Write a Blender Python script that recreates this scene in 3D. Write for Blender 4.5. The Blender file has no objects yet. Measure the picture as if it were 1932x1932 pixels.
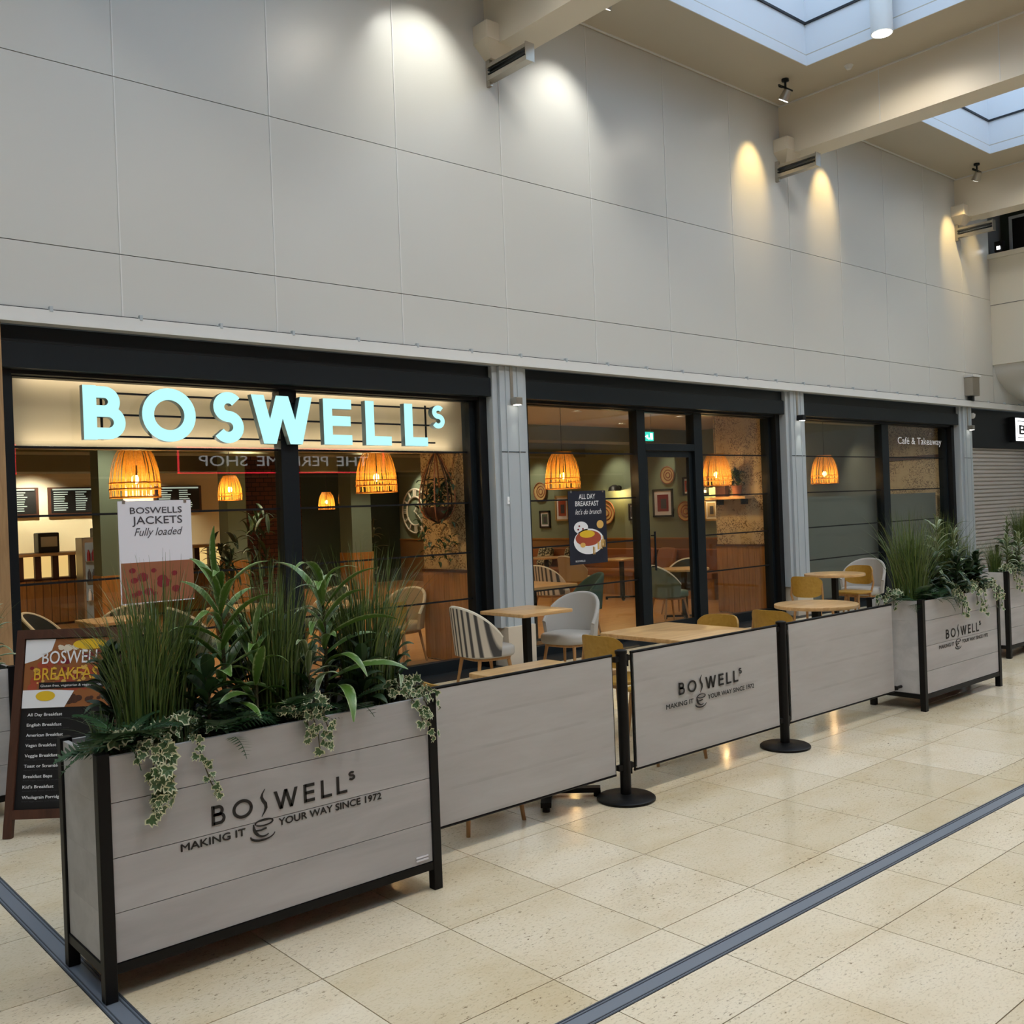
import bpy, math, random
from mathutils import Vector, Matrix, Euler
R = random.Random(7)
PI = math.pi
SC = bpy.context.scene
COL = SC.collection

# ------------------------------------------------------------------ camera
cam_data = bpy.data.cameras.new('camera')
cam = bpy.data.objects.new('camera', cam_data)
COL.objects.link(cam)
YAW, PIT, ROL, FPX, CAMH = .71586, -.0025046, -.0377074, 1856.38, 1.70
fw = Vector((math.sin(YAW) * math.cos(PIT), math.cos(YAW) * math.cos(PIT), math.sin(PIT)))
rt = Vector((math.cos(YAW), -math.sin(YAW), 0))
up = rt.cross(fw)
r2 = math.cos(ROL) * rt + math.sin(ROL) * up
u2 = -math.sin(ROL) * rt + math.cos(ROL) * up
cam.matrix_world = Matrix(((r2.x, u2.x, -fw.x, 0), (r2.y, u2.y, -fw.y, 0), (r2.z, u2.z, -fw.z, CAMH), (0, 0, 0, 1)))
cam_data.sensor_width = 36
cam_data.lens = FPX / 1932 * 36
cam_data.clip_start = .05
cam_data.clip_end = 200
SC.camera = cam

# ------------------------------------------------------------------ world, exposure
world = bpy.data.worlds.new('sky')
SC.world = world
world.use_nodes = True
bg = world.node_tree.nodes['Background']
bg.inputs[0].default_value = (.62, .79, 1.0, 1)
bg.inputs[1].default_value = 2.7
SC.view_settings.view_transform = 'Standard'
SC.view_settings.look = 'None'
SC.view_settings.gamma = 1
SC.view_settings.use_curve_mapping = False
SC.view_settings.exposure = 0.0
SC.cycles.max_bounces = 6
SC.cycles.diffuse_bounces = 3
SC.cycles.glossy_bounces = 3
SC.cycles.transmission_bounces = 4
SC.cycles.transparent_max_bounces = 10
SC.cycles.sample_clamp_indirect = 6
SC.cycles.use_light_tree = False
SC.cycles.use_adaptive_sampling = True
SC.cycles.adaptive_threshold = .03
DOWNLIGHT_W = 235      # tube downlights hung in the skylight wells
WALLSPOT_W = 60        # wall washing spots
PENDANT_W = 20
SHOPSPOT_W = 110


# ------------------------------------------------------------------ materials
def srgb(r, g, b):
    f = lambda c: (c / 255 / 12.92) if c / 255 <= .04045 else ((c / 255 + .055) / 1.055) ** 2.4
    return (f(r), f(g), f(b), 1)


MATS = {}


def nodes_of(m):
    nt = m.node_tree
    return nt, nt.nodes['Principled BSDF'], nt.nodes, nt.links


def mat(name, col, rough=.5, metal=0, emit=None, es=0, spec=.5, coat=0):
    m = bpy.data.materials.new(name)
    m.use_nodes = True
    nt, b, N, L = nodes_of(m)
    b.inputs['Base Color'].default_value = col
    b.inputs['Roughness'].default_value = rough
    b.inputs['Metallic'].default_value = metal
    b.inputs['Specular IOR Level'].default_value = spec
    b.inputs['Coat Weight'].default_value = coat
    if emit:
        b.inputs['Emission Color'].default_value = emit
        b.inputs['Emission Strength'].default_value = es
        m.cycles.emission_sampling = 'NONE'
    MATS[name] = m
    return m


def coords(N, L, kind='Object', scale=(1, 1, 1), rot=(0, 0, 0)):
    if kind == 'World':
        g = N.new('ShaderNodeNewGeometry')
        out = g.outputs['Position']
    else:
        t = N.new('ShaderNodeTexCoord')
        out = t.outputs[kind]
    mp = N.new('ShaderNodeMapping')
    mp.inputs['Scale'].default_value = scale
    mp.inputs['Rotation'].default_value = rot
    L.new(out, mp.inputs[0])
    return mp.outputs[0]


def ramp(N, L, fac, stops, interp='LINEAR'):
    r = N.new('ShaderNodeValToRGB')
    e = r.color_ramp.elements
    r.color_ramp.interpolation = interp
    while len(e) < len(stops):
        e.new(.5)
    for el, (p, c) in zip(e, stops):
        el.position = p
        el.color = c
    L.new(fac, r.inputs[0])
    return r.outputs[0]


def noise(N, L, vec, scale, detail=4, rough=.55, dist=0):
    n = N.new('ShaderNodeTexNoise')
    n.inputs['Scale'].default_value = scale
    n.inputs['Detail'].default_value = detail
    n.inputs['Roughness'].default_value = rough
    n.inputs['Distortion'].default_value = dist
    L.new(vec, n.inputs['Vector'])
    return n.outputs['Fac']


def mix(N, L, fac, a, b, mode='MIX'):
    m = N.new('ShaderNodeMix')
    m.data_type = 'RGBA'
    m.blend_type = mode
    for i, x in ((0, fac), (6, a), (7, b)):
        if hasattr(x, 'is_output') or isinstance(x, bpy.types.NodeSocket):
            L.new(x, m.inputs[i])
        else:
            m.inputs[i].default_value = x
    return m.outputs[2]


def bump(N, L, b, fac, strength=.2, dist=.01):
    n = N.new('ShaderNodeBump')
    n.inputs['Strength'].default_value = strength
    n.inputs['Distance'].default_value = dist
    L.new(fac, n.inputs['Height'])
    L.new(n.outputs[0], b.inputs['Normal'])


def wood(name, c1, c2, scale=(2, 30, 30), rough=.4, kind='Object', rnd=.0, coat=0):
    m = mat(name, c1, rough, coat=coat)
    nt, b, N, L = nodes_of(m)
    v = coords(N, L, kind, scale)
    if rnd:
        oi = N.new('ShaderNodeObjectInfo')
        vm = N.new('ShaderNodeVectorMath')
        vm.operation = 'ADD'
        sc = N.new('ShaderNodeVectorMath')
        sc.operation = 'SCALE'
        cx = N.new('ShaderNodeCombineXYZ')
        for i in range(3):
            L.new(oi.outputs['Random'], cx.inputs[i])
        L.new(cx.outputs[0], sc.inputs[0])
        sc.inputs['Scale'].default_value = 37
        L.new(v, vm.inputs[0])
        L.new(sc.outputs[0], vm.inputs[1])
        v = vm.outputs[0]
    n = noise(N, L, v, 1.0, 6, .6, .6)
    c = ramp(N, L, n, [(.3, c1), (.7, c2)])
    if rnd:
        hs = N.new('ShaderNodeHueSaturation')
        mr = N.new('ShaderNodeMapRange')
        mr.inputs[3].default_value = 1 - rnd
        mr.inputs[4].default_value = 1 + rnd
        L.new(oi.outputs['Random'], mr.inputs[0])
        L.new(mr.outputs[0], hs.inputs['Value'])
        L.new(c, hs.inputs['Color'])
        c = hs.outputs[0]
    L.new(c, b.inputs['Base Color'])
    bump(N, L, b, n, .08, .004)
    return m


mat('cladding', srgb(204, 204, 198), .32, spec=.45)
mat('cladding_back', srgb(120, 120, 118), .7)
mat('ceiling_paint', srgb(190, 181, 162), .5)
mat('bulkhead_paint', srgb(228, 224, 210), .5)
mat('beam_paint', srgb(222, 212, 192), .42)
mat('well_paint', srgb(226, 230, 234), .6)
mat('dark_line', srgb(20, 24, 30), .5)
mat('white_trim', srgb(222, 222, 218), .4)
mat('pillar_grey', srgb(178, 186, 190), .4)
mat('anthracite', srgb(22, 29, 33), .38, spec=.25)
mat('anthracite_dark', srgb(14, 17, 20), .45, spec=.3)
mat('black_metal', srgb(9, 9, 10), .45, spec=.25)
mat('black_print', srgb(22, 20, 20), .5)
mat('drain_metal', srgb(128, 136, 146), .42, .3)
mat('drain_dark', srgb(84, 90, 98), .4, .3)
mat('steel', srgb(178, 172, 160), .3, .85)
mat('grout', srgb(120, 102, 78), .8)
mat('plinth_stone', srgb(214, 200, 178), .35)
mat('soil', srgb(26, 22, 16), .95)
mat('cream', srgb(226, 214, 190), .6)
mat('soffit_tan', srgb(206, 186, 152), .55)
mat('bulb', srgb(255, 220, 150), .4, emit=(1, .66, .25, 1), es=14)
mat('lamp_white', srgb(255, 255, 250), .4, emit=(1, .95, .86, 1), es=9)
mat('lamp_cool', srgb(255, 255, 250), .4, emit=(.93, .97, 1, 1), es=9)
mat('sign_face', (0, 0, 0, 1), .4, emit=(.50, .98, .98, 1), es=1.05)
mat('sign_side', srgb(110, 130, 132), .4)
mat('neon_red', srgb(255, 40, 50), .4, emit=(1, .03, .06, 1), es=7)
mat('sign_white', srgb(255, 255, 255), .4, emit=(.95, .98, 1, 1), es=2.2)
mat('lit_board', srgb(120, 130, 130), .4, emit=(.75, .85, .7, 1), es=.55)
mat('display_glow', srgb(255, 220, 140), .5, emit=(1, .68, .25, 1), es=.9)
mat('vinyl_white', srgb(240, 240, 240), .5, emit=(1, 1, 1, 1), es=.12)
mat('sage', srgb(128, 138, 112), .6)
mat('dark_green', srgb(44, 60, 52), .6)
mat('column_green', srgb(108, 124, 108), .55)
mat('shop_ceiling', srgb(196, 186, 164), .6)
mat('bulkhead_green', srgb(120, 122, 96), .6)
mat('wood_dado_far', srgb(140, 100, 54), .5)
mat('cream_tile', srgb(232, 222, 190), .35)
mat('terracotta', srgb(150, 92, 60), .7)
mat('white_ceramic', srgb(236, 236, 232), .25)
mat('paper_white', srgb(232, 230, 236), .55)
mat('paper_navy', srgb(18, 24, 42), .5)
mat('paper_black', srgb(14, 14, 15), .5)
mat('print_grey', srgb(70, 66, 72), .6)
mat('print_gold', srgb(226, 178, 50), .5)
mat('print_white', srgb(240, 240, 240), .5)
mat('egg_yellow', srgb(232, 190, 40), .5)
mat('bacon', srgb(168, 74, 48), .5)
mat('fries', srgb(222, 176, 92), .5)
mat('berry', srgb(128, 28, 38), .5)
mat('plate_blue', srgb(150, 170, 190), .4)
mat('straw', srgb(196, 168, 112), .7)
mat('exit_green', srgb(20, 180, 150), .4, emit=(.05, .75, .6, 1), es=1.2)
mat('gold_frame', srgb(180, 150, 96), .45)
mat('dark_frame', srgb(30, 26, 24), .45)
mat('shutter_curtain', srgb(206, 200, 194), .4, .15)
mat('fabric_grey', srgb(178, 174, 166), .85)
mat('fabric_teal', srgb(48, 84, 78), .8)
mat('fabric_green', srgb(88, 104, 86), .8)
mat('fabric_dark', srgb(40, 46, 46), .8)
mat('fabric_beige', srgb(176, 156, 122), .85)
mat('leather_tan', srgb(150, 92, 46), .55)
mat('piping_cream', srgb(214, 204, 180), .7)
mat('film_grey', srgb(112, 114, 104), .6)
wood('oak', srgb(176, 134, 86), srgb(204, 164, 112), (3, 40, 40), .45)
wood('leg_oak', srgb(160, 116, 68), srgb(188, 142, 90), (40, 40, 4), .5)
wood('tabletop', srgb(196, 150, 96), srgb(224, 184, 128), (2.2, 26, 26), .32, coat=.15)
wood('mustard', srgb(166, 124, 42), srgb(184, 142, 58), (30, 4, 30), .42)
wood('plank_grey', srgb(170, 168, 166), srgb(190, 188, 186), (1.3, 8, 9), .55, rnd=.035)
wood('dado', srgb(148, 98, 42), srgb(178, 124, 58), (30, 30, 2.5), .5, rnd=.12)
wood('post_wood', srgb(150, 116, 78), srgb(178, 142, 98), (40, 40, 3), .5)
wood('shop_floor', srgb(176, 122, 66), srgb(206, 152, 90), (1.5, 14, 10), .35, 'World')
wood('dark_wood', srgb(62, 36, 24), srgb(88, 52, 34), (20, 20, 3), .5)
wood('rattan', srgb(176, 118, 42), srgb(214, 156, 66), (60, 60, 60), .6)
m = MATS['rattan']
nt, b, N, L = nodes_of(m)
tl = N.new('ShaderNodeBsdfTranslucent')
mx = N.new('ShaderNodeMixShader')
mx.inputs[0].default_value = .5
L.new(b.inputs['Base Color'].links[0].from_socket, tl.inputs[0])
L.new(b.outputs[0], mx.inputs[1])
L.new(tl.outputs[0], mx.inputs[2])
L.new(mx.outputs[0], N['Material Output'].inputs[0])

# limestone floor tile: cream, cloudy, with small dark pits; each tile its own tone
m = mat('limestone', srgb(226, 212, 182), .2, spec=.5)
nt, b, N, L = nodes_of(m)
v = coords(N, L, 'World')
oi = N.new('ShaderNodeObjectInfo')
n1 = noise(N, L, coords(N, L, 'World', (1.0, 1.8, 1), (0, 0, .25)), 1.5, 5, .6)
c = ramp(N, L, n1, [(.25, srgb(216, 196, 158)), (.5, srgb(231, 216, 185)), (.8, srgb(237, 225, 200))])
mr = N.new('ShaderNodeMapRange')
mr.inputs[3].default_value = .90
mr.inputs[4].default_value = 1.05
L.new(oi.outputs['Random'], mr.inputs[0])
hs = N.new('ShaderNodeHueSaturation')
L.new(mr.outputs[0], hs.inputs['Value'])
sat = N.new('ShaderNodeMapRange')
sat.inputs[3].default_value = 1.10
sat.inputs[4].default_value = .92
L.new(oi.outputs['Random'], sat.inputs[0])
L.new(sat.outputs[0], hs.inputs['Saturation'])
L.new(c, hs.inputs['Color'])
n2 = noise(N, L, coords(N, L, 'World', (30, 62, 20), (0, 0, .3)), 1.0, 6, .78)
pit = ramp(N, L, n2, [(.575, (0, 0, 0, 1)), (.635, (1, 1, 1, 1))])
n3 = noise(N, L, v, 2.2, 2)
msk = ramp(N, L, n3, [(.40, (.25, .25, .25, 1)), (.60, (1, 1, 1, 1))])
pm = mix(N, L, 1.0, pit, msk, 'MULTIPLY')
fine = noise(N, L, coords(N, L, 'World', (60, 110, 60)), 1.0, 3, .6)
fmk = ramp(N, L, fine, [(.54, (0, 0, 0, 1)), (.68, (.45, .45, .45, 1))])
c2 = mix(N, L, pm, hs.outputs[0], srgb(112, 90, 62))
c3 = mix(N, L, fmk, c2, srgb(180, 158, 120))
L.new(c3, b.inputs['Base Color'])
rr = ramp(N, L, n1, [(.3, (.17,) * 3 + (1,)), (.7, (.09,) * 3 + (1,))])
L.new(rr, b.inputs['Roughness'])

# printed banner: pale grey boards printed on cloth
m = mat('banner_cloth', srgb(200, 195, 189), .6)
nt, b, N, L = nodes_of(m)
v = coords(N, L, 'Object', (1.4, 1, 9))
n = noise(N, L, v, 1.2, 6, .65, .5)
c = ramp(N, L, n, [(.3, srgb(178, 175, 170)), (.7, srgb(190, 188, 184))])
sp = N.new('ShaderNodeSeparateXYZ')
L.new(coords(N, L, 'Object'), sp.inputs[0])
md = N.new('ShaderNodeMath')
md.operation = 'MODULO'
L.new(sp.outputs[2], md.inputs[0])
md.inputs[1].default_value = .165
ln = ramp(N, L, md.outputs[0], [(0, (1, 1, 1, 1)), (.012, (1, 1, 1, 1)), (.02, (0, 0, 0, 1))])
nm = ramp(N, L, noise(N, L, coords(N, L, 'Object', (3, 1, 1)), 1, 2), [(.4, (0, 0, 0, 1)), (.6, (.2, .2, .2, 1))])
lm = mix(N, L, 1.0, ln, nm, 'MULTIPLY')
L.new(mix(N, L, lm, c, srgb(140, 134, 128)), b.inputs['Base Color'])

# wallpaper with brown leaf pattern
m = mat('wallpaper', srgb(196, 170, 128), .6)
nt, b, N, L = nodes_of(m)
v = coords(N, L, 'World')
vo = N.new('ShaderNodeTexVoronoi')
vo.inputs['Scale'].default_value = 44
wv = N.new('ShaderNodeMix')
n = N.new('ShaderNodeTexNoise')
n.inputs['Scale'].default_value = 9
n.inputs['Detail'].default_value = 5
L.new(v, n.inputs['Vector'])
va = N.new('ShaderNodeVectorMath')
va.operation = 'MULTIPLY_ADD'
L.new(n.outputs['Color'], va.inputs[0])
va.inputs[1].default_value = (.12, .12, .12)
L.new(v, va.inputs[2])
L.new(va.outputs[0], vo.inputs['Vector'])
pat = ramp(N, L, vo.outputs['Distance'], [(.35, (1, 1, 1, 1)), (.55, (0, 0, 0, 1))])
big = ramp(N, L, noise(N, L, v, 5.0, 3), [(.36, (0, 0, 0, 1)), (.52, (1, 1, 1, 1))])
pm = mix(N, L, 1.0, pat, big, 'MULTIPLY')
L.new(mix(N, L, pm, srgb(184, 162, 124), srgb(104, 80, 54)), b.inputs['Base Color'])

# brown brick for the pier inside the shop (far away)
m = mat('brick', srgb(92, 52, 36), .8)
nt, b, N, L = nodes_of(m)
br = N.new('ShaderNodeTexBrick')
br.inputs['Scale'].default_value = 3.2
br.inputs['Color1'].default_value = srgb(104, 62, 44)
br.inputs['Color2'].default_value = srgb(74, 42, 30)
br.inputs['Mortar'].default_value = srgb(30, 22, 18)
v = coords(N, L, 'World', (1, 1, 1), (PI / 2, 0, 0))
L.new(v, br.inputs['Vector'])
L.new(br.outputs[0], b.inputs['Base Color'])

# striped upholstery
m = mat('fabric_stripe', srgb(200, 190, 170), .85)
nt, b, N, L = nodes_of(m)
sp = N.new('ShaderNodeSeparateXYZ')
L.new(coords(N, L, 'Object'), sp.inputs[0])
md = N.new('ShaderNodeMath')
md.operation = 'PINGPONG'
L.new(sp.outputs[0], md.inputs[0])
md.inputs[1].default_value = .028
st = ramp(N, L, md.outputs[0], [(0, srgb(70, 68, 66)), (.011, srgb(74, 72, 70)), (.0125, srgb(204, 194, 176)), (1, srgb(204, 194, 176))])
L.new(st, b.inputs['Base Color'])
# patterned cushion
m = mat('cushion_pattern', srgb(150, 140, 110), .85)
nt, b, N, L = nodes_of(m)
pt = ramp(N, L, noise(N, L, coords(N, L, 'Object'), 22, 2), [(.46, srgb(60, 56, 40)), (.52, srgb(186, 176, 140))])
L.new(pt, b.inputs['Base Color'])


# foliage
def leafmat(name, c1, c2, rough=.45, streak=None):
    m = mat(name, c1, rough)
    nt, b, N, L = nodes_of(m)
    g = N.new('ShaderNodeNewGeometry')
    c = ramp(N, L, g.outputs['Random Per Island'], [(0, c1), (1, c2)])
    if streak:
        at = N.new('ShaderNodeAttribute')
        at.attribute_name = 'rim'
        n = noise(N, L, coords(N, L, 'Object', streak[1]), 1, 3)
        md = N.new('ShaderNodeMath')
        md.operation = 'ADD'
        L.new(at.outputs['Fac'], md.inputs[0])
        L.new(n, md.inputs[1])
        hf = N.new('ShaderNodeMath')
        hf.operation = 'MULTIPLY'
        L.new(md.outputs[0], hf.inputs[0])
        hf.inputs[1].default_value = .5
        f = ramp(N, L, hf.outputs[0], [(streak[2], (0, 0, 0, 1)), (streak[3], (1, 1, 1, 1))])
        c = mix(N, L, f, c, streak[0])
    L.new(c, b.inputs['Base Color'])
    b.inputs['Transmission Weight'].default_value = 0
    return m


leafmat('grass_blade', srgb(32, 62, 24), srgb(112, 130, 62), .38)
leafmat('fern_leaf', srgb(24, 52, 26), srgb(44, 80, 40), .5)
leafmat('broad_leaf', srgb(58, 92, 34), srgb(88, 122, 46), .36, (srgb(158, 176, 124), (40, 6, 40), .60, .72))
leafmat('dark_leaf', srgb(22, 44, 24), srgb(48, 76, 40), .5)
leafmat('ivy_leaf', srgb(44, 78, 44), srgb(84, 112, 66), .45, (srgb(216, 218, 180), (40, 40, 40), .46, .56))
leafmat('pale_leaf', srgb(66, 92, 50), srgb(124, 140, 96), .42, (srgb(196, 204, 172), (30, 12, 30), .58, .68))
mat('stem_brown', srgb(74, 70, 44), .7)


# glass: thin pane, clear with mirror-like Fresnel reflection
def glassmat(name, tint, ior=1.5):
    m = bpy.data.materials.new(name)
    m.use_nodes = True
    nt = m.node_tree
    N, L = nt.nodes, nt.links
    N.remove(N['Principled BSDF'])
    out = N['Material Output']
    tr = N.new('ShaderNodeBsdfTransparent')
    tr.inputs[0].default_value = tint
    gl = N.new('ShaderNodeBsdfGlossy')
    gl.inputs['Roughness'].default_value = .0
    lw = N.new('ShaderNodeLayerWeight')
    lw.inputs[0].default_value = .5
    pw = N.new('ShaderNodeMath')
    pw.operation = 'POWER'
    L.new(lw.outputs['Facing'], pw.inputs[0])
    pw.inputs[1].default_value = 5.0
    fr = N.new('ShaderNodeMath')
    fr.operation = 'MULTIPLY_ADD'
    f0 = ((ior - 1) / (ior + 1)) ** 2
    L.new(pw.outputs[0], fr.inputs[0])
    fr.inputs[1].default_value = 1 - f0
    fr.inputs[2].default_value = f0
    mx = N.new('ShaderNodeMixShader')
    L.new(fr.outputs[0], mx.inputs[0])
    L.new(tr.outputs[0], mx.inputs[1])
    L.new(gl.outputs[0], mx.inputs[2])
    L.new(mx.outputs[0], out.inputs[0])
    MATS[name] = m
    return m


glassmat('shop_glass', (.93, .95, .94, 1))
glassmat('roof_glass', (.96, .98, 1, 1), 1.2)


# ------------------------------------------------------------------ mesh helpers
class MB:
    def __init__(self):
        self.v, self.f, self.rim = [], [], None

    def add(self, vs, fs):
        o = len(self.v)
        self.v += [tuple(p) for p in vs]
        self.f += [tuple(i + o for i in q) for q in fs]
        return self

    def bx(self, x0, x1, y0, y1, z0, z1):
        vs = [(x, y, z) for z in (z0, z1) for y in (y0, y1) for x in (x0, x1)]
        return self.add(vs, [(0, 2, 3, 1), (4, 5, 7, 6), (0, 1, 5, 4), (2, 6, 7, 3), (0, 4, 6, 2), (1, 3, 7, 5)])

    def bar(self, p0, p1, w, h, upv=(0, 0, 1)):
        p0, p1 = Vector(p0), Vector(p1)
        d = (p1 - p0).normalized()
        s = d.cross(Vector(upv))
        s = s.normalized() if s.length > 1e-5 else Vector((1, 0, 0))
        u = s.cross(d)
        vs = [p + s * a * w / 2 + u * c * h / 2 for p in (p0, p1) for c in (-1, 1) for a in (-1, 1)]
        return self.add(vs, [(0, 2, 3, 1), (4, 5, 7, 6), (0, 1, 5, 4), (2, 6, 7, 3), (0, 4, 6, 2), (1, 3, 7, 5)])

    def path(self, pts, rads, n=8, caps=True):
        pts = [Vector(p) for p in pts]
        if not isinstance(rads, (list, tuple)):
            rads = [rads] * len(pts)
        o = len(self.v)
        for i, p in enumerate(pts):
            d = (pts[min(i + 1, len(pts) - 1)] - pts[max(i - 1, 0)]).normalized()
            a = Vector((0, 0, 1)) if abs(d.z) < .9 else Vector((1, 0, 0))
            s = d.cross(a).normalized()
            u = s.cross(d)
            for k in range(n):
                t = 2 * PI * k / n
                self.v.append(tuple(p + (s * math.cos(t) + u * math.sin(t)) * rads[i]))
        for i in range(len(pts) - 1):
            for k in range(n):
                a, b2 = o + i * n + k, o + i * n + (k + 1) % n
                self.f.append((a, b2, b2 + n, a + n))
        if caps:
            self.f.append(tuple(o + k for k in range(n))[::-1])
            self.f.append(tuple(o + (len(pts) - 1) * n + k for k in range(n)))
        return self

    def tube(self, p0, p1, r0, r1=None, n=12):
        return self.path([p0, p1], [r0, r0 if r1 is None else r1], n)

    def lathe(self, prof, n=24, c=(0, 0, 0), ax='z'):
        o = len(self.v)
        for r, z in prof:
            for k in range(n):
                t = 2 * PI * k / n
                p = (r * math.cos(t), r * math.sin(t), z)
                if ax == 'x':
                    p = (z, p[0], p[1])
                elif ax == 'y':
                    p = (p[0], z, p[1])
                self.v.append((p[0] + c[0], p[1] + c[1], p[2] + c[2]))
        for i in range(len(prof) - 1):
            for k in range(n):
                a, b2 = o + i * n + k, o + i * n + (k + 1) % n
                self.f.append((a, b2, b2 + n, a + n))
        if prof[0][0] > 1e-6:
            self.f.append(tuple(o + k for k in range(n))[::-1])
        if prof[-1][0] > 1e-6:
            self.f.append(tuple(o + (len(prof) - 1) * n + k for k in range(n)))
        return self

    def prism(self, poly, y0, y1):
        """polygon given in (x, z), extruded along y"""
        n = len(poly)
        vs = [(x, y0, z) for x, z in poly] + [(x, y1, z) for x, z in poly]
        fs = [tuple(range(n)), tuple(range(2 * n - 1, n - 1, -1))]
        fs += [(i, i + n, (i + 1) % n + n, (i + 1) % n) for i in range(n)]
        return self.add(vs, fs)

    def grid(self, fn, nu, nv):
        o = len(self.v)
        for i in range(nu + 1):
            for j in range(nv + 1):
                self.v.append(tuple(fn(i / nu, j / nv)))
        for i in range(nu):
            for j in range(nv):
                a = o + i * (nv + 1) + j
                self.f.append((a, a + nv + 1, a + nv + 2, a + 1))
        return self

    def slab(self, outline, z0, z1, r=.01, steps=3):
        """outline polygon in (x, y) with rounded upper and lower rim"""
        n = len(outline)
        cx = sum(p[0] for p in outline) / n
        cy = sum(p[1] for p in outline) / n
        ext = max(math.hypot(p[0] - cx, p[1] - cy) for p in outline)
        rings = []
        for k in range(steps + 1):
            t = PI / 2 * k / steps
            rings.append((1 - r * (1 - math.sin(t)) / ext, z0 + r * (1 - math.cos(t))))
        for k in range(steps + 1):
            t = PI / 2 * (1 - k / steps)
            rings.append((1 - r * (1 - math.sin(t)) / ext, z1 - r * (1 - math.cos(t))))
        o = len(self.v)
        for s, z in rings:
            for x, y in outline:
                self.v.append((cx + (x - cx) * s, cy + (y - cy) * s, z))
        for i in range(len(rings) - 1):
            for k in range(n):
                a, b2 = o + i * n + k, o + i * n + (k + 1) % n
                self.f.append((a, b2, b2 + n, a + n))
        self.f.append(tuple(o + k for k in range(n))[::-1])
        self.f.append(tuple(o + (len(rings) - 1) * n + k for k in range(n)))
        return self

    def mesh(self, name, m, smooth=False):
        me = bpy.data.meshes.new(name)
        me.from_pydata(self.v, [], self.f)
        if m:
            me.materials.append(MATS[m] if isinstance(m, str) else m)
        if self.rim is not None:
            at = me.attributes.new('rim', 'FLOAT', 'POINT')
            at.data.foreach_set('value', self.rim)
        if smooth:
            me.polygons.foreach_set('use_smooth', [True] * len(me.polygons))
            me.set_sharp_from_angle(angle=math.radians(40))
        me.update()
        return me

    def build(self, name, m, parent=None, smooth=False, bevel=0):
        o = link(name, self.mesh(name, m, smooth), parent)
        if bevel:
            md = o.modifiers.new('bevel', 'BEVEL')
            md.width = bevel
            md.segments = 2
            md.limit_method = 'ANGLE'
        return o


def link(name, me, parent=None, loc=None, rot=None, scale=None):
    o = bpy.data.objects.new(name, me)
    COL.objects.link(o)
    if parent:
        o.parent = parent
    if loc is not None:
        o.location = loc
    if rot is not None:
        o.rotation_euler = rot
    if scale is not None:
        o.scale = (scale,) * 3 if isinstance(scale, (int, float)) else scale
    return o


def thing(name, label, cat, loc=(0, 0, 0), rz=0, group=None):
    o = link(name, None, None, loc, (0, 0, rz))
    o.empty_display_size = .1
    return tag(o, label, cat, group)


def tag(o, label, cat=None, group=None):
    o['label'] = label
    if cat:
        o['category'] = cat
    if group:
        o['group'] = group
    return o


def struct(o, label):
    o['kind'] = 'structure'
    o['label'] = label
    return o


def copytree(o, parent=None):
    c = o.copy()
    COL.objects.link(c)
    if parent is not None:
        c.parent = parent
    for ch in list(o.children):
        copytree(ch, c)
    return c


def place(proto, first, loc, rz, label, group=None):
    o = proto if first else copytree(proto)
    o.location = loc
    o.rotation_euler = (0, 0, rz)
    o['label'] = label
    if group:
        o['group'] = group
    return o


def superellipse(a, b2, n=28, e=4.0, cx=0, cy=0):
    pts = []
    for k in range(n):
        t = 2 * PI * k / n
        c, s = math.cos(t), math.sin(t)
        pts.append((cx + a * math.copysign(abs(c) ** (2 / e), c), cy + b2 * math.copysign(abs(s) ** (2 / e), s)))
    return pts


def aim(o, target):
    d = Vector(target) - o.location
    o.rotation_euler = d.to_track_quat('-Z', 'Y').to_euler()


def spot(name, loc, target, watts, col, size=50, blend=.7, rad=.05, parent=None):
    ld = bpy.data.lights.new(name, 'SPOT')
    ld.energy = watts
    ld.color = col
    ld.spot_size = math.radians(size)
    ld.spot_blend = blend
    ld.shadow_soft_size = rad
    o = bpy.data.objects.new(name, ld)
    COL.objects.link(o)
    o.location = loc
    aim(o, target)
    return o


def point(name, loc, watts, col, rad=.04):
    ld = bpy.data.lights.new(name, 'POINT')
    ld.energy = watts
    ld.color = col
    ld.shadow_soft_size = rad
    o = bpy.data.objects.new(name, ld)
    COL.objects.link(o)
    o.location = loc
    return o


# ------------------------------------------------------------------ lettering
def stroke(pts, w):
    """polyline in (x, z) with mitred joints -> list of quads (x, z); w None: a polygon as it is"""
    if w is None:
        return [[Vector(p) for p in pts]]
    P = [Vector((x, z)) for x, z in pts]
    Ls, Rs = [], []
    for i, p in enumerate(P):
        d0 = (P[i] - P[i - 1]).normalized() if i > 0 else None
        d1 = (P[i + 1] - P[i]).normalized() if i < len(P) - 1 else None
        if d0 is None:
            nrm, k = Vector((-d1.y, d1.x)), 1
        elif d1 is None:
            nrm, k = Vector((-d0.y, d0.x)), 1
        else:
            n0, n1 = Vector((-d0.y, d0.x)), Vector((-d1.y, d1.x))
            nrm = (n0 + n1).normalized()
            k = 1 / max(.35, nrm.dot(n0))
        ww = w[i] if isinstance(w, (list, tuple)) else w
        Ls.append(p + nrm * ww / 2 * k)
        Rs.append(p - nrm * ww / 2 * k)
    return [[Ls[i], Ls[i + 1], Rs[i + 1], Rs[i]] for i in range(len(P) - 1)]


def arc(cx, cz, rx, rz, a0, a1, n=14):
    return [(cx + rx * math.cos(math.radians(a0 + (a1 - a0) * k / n)), cz + rz * math.sin(math.radians(a0 + (a1 - a0) * k / n))) for k in range(n + 1)]


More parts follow.
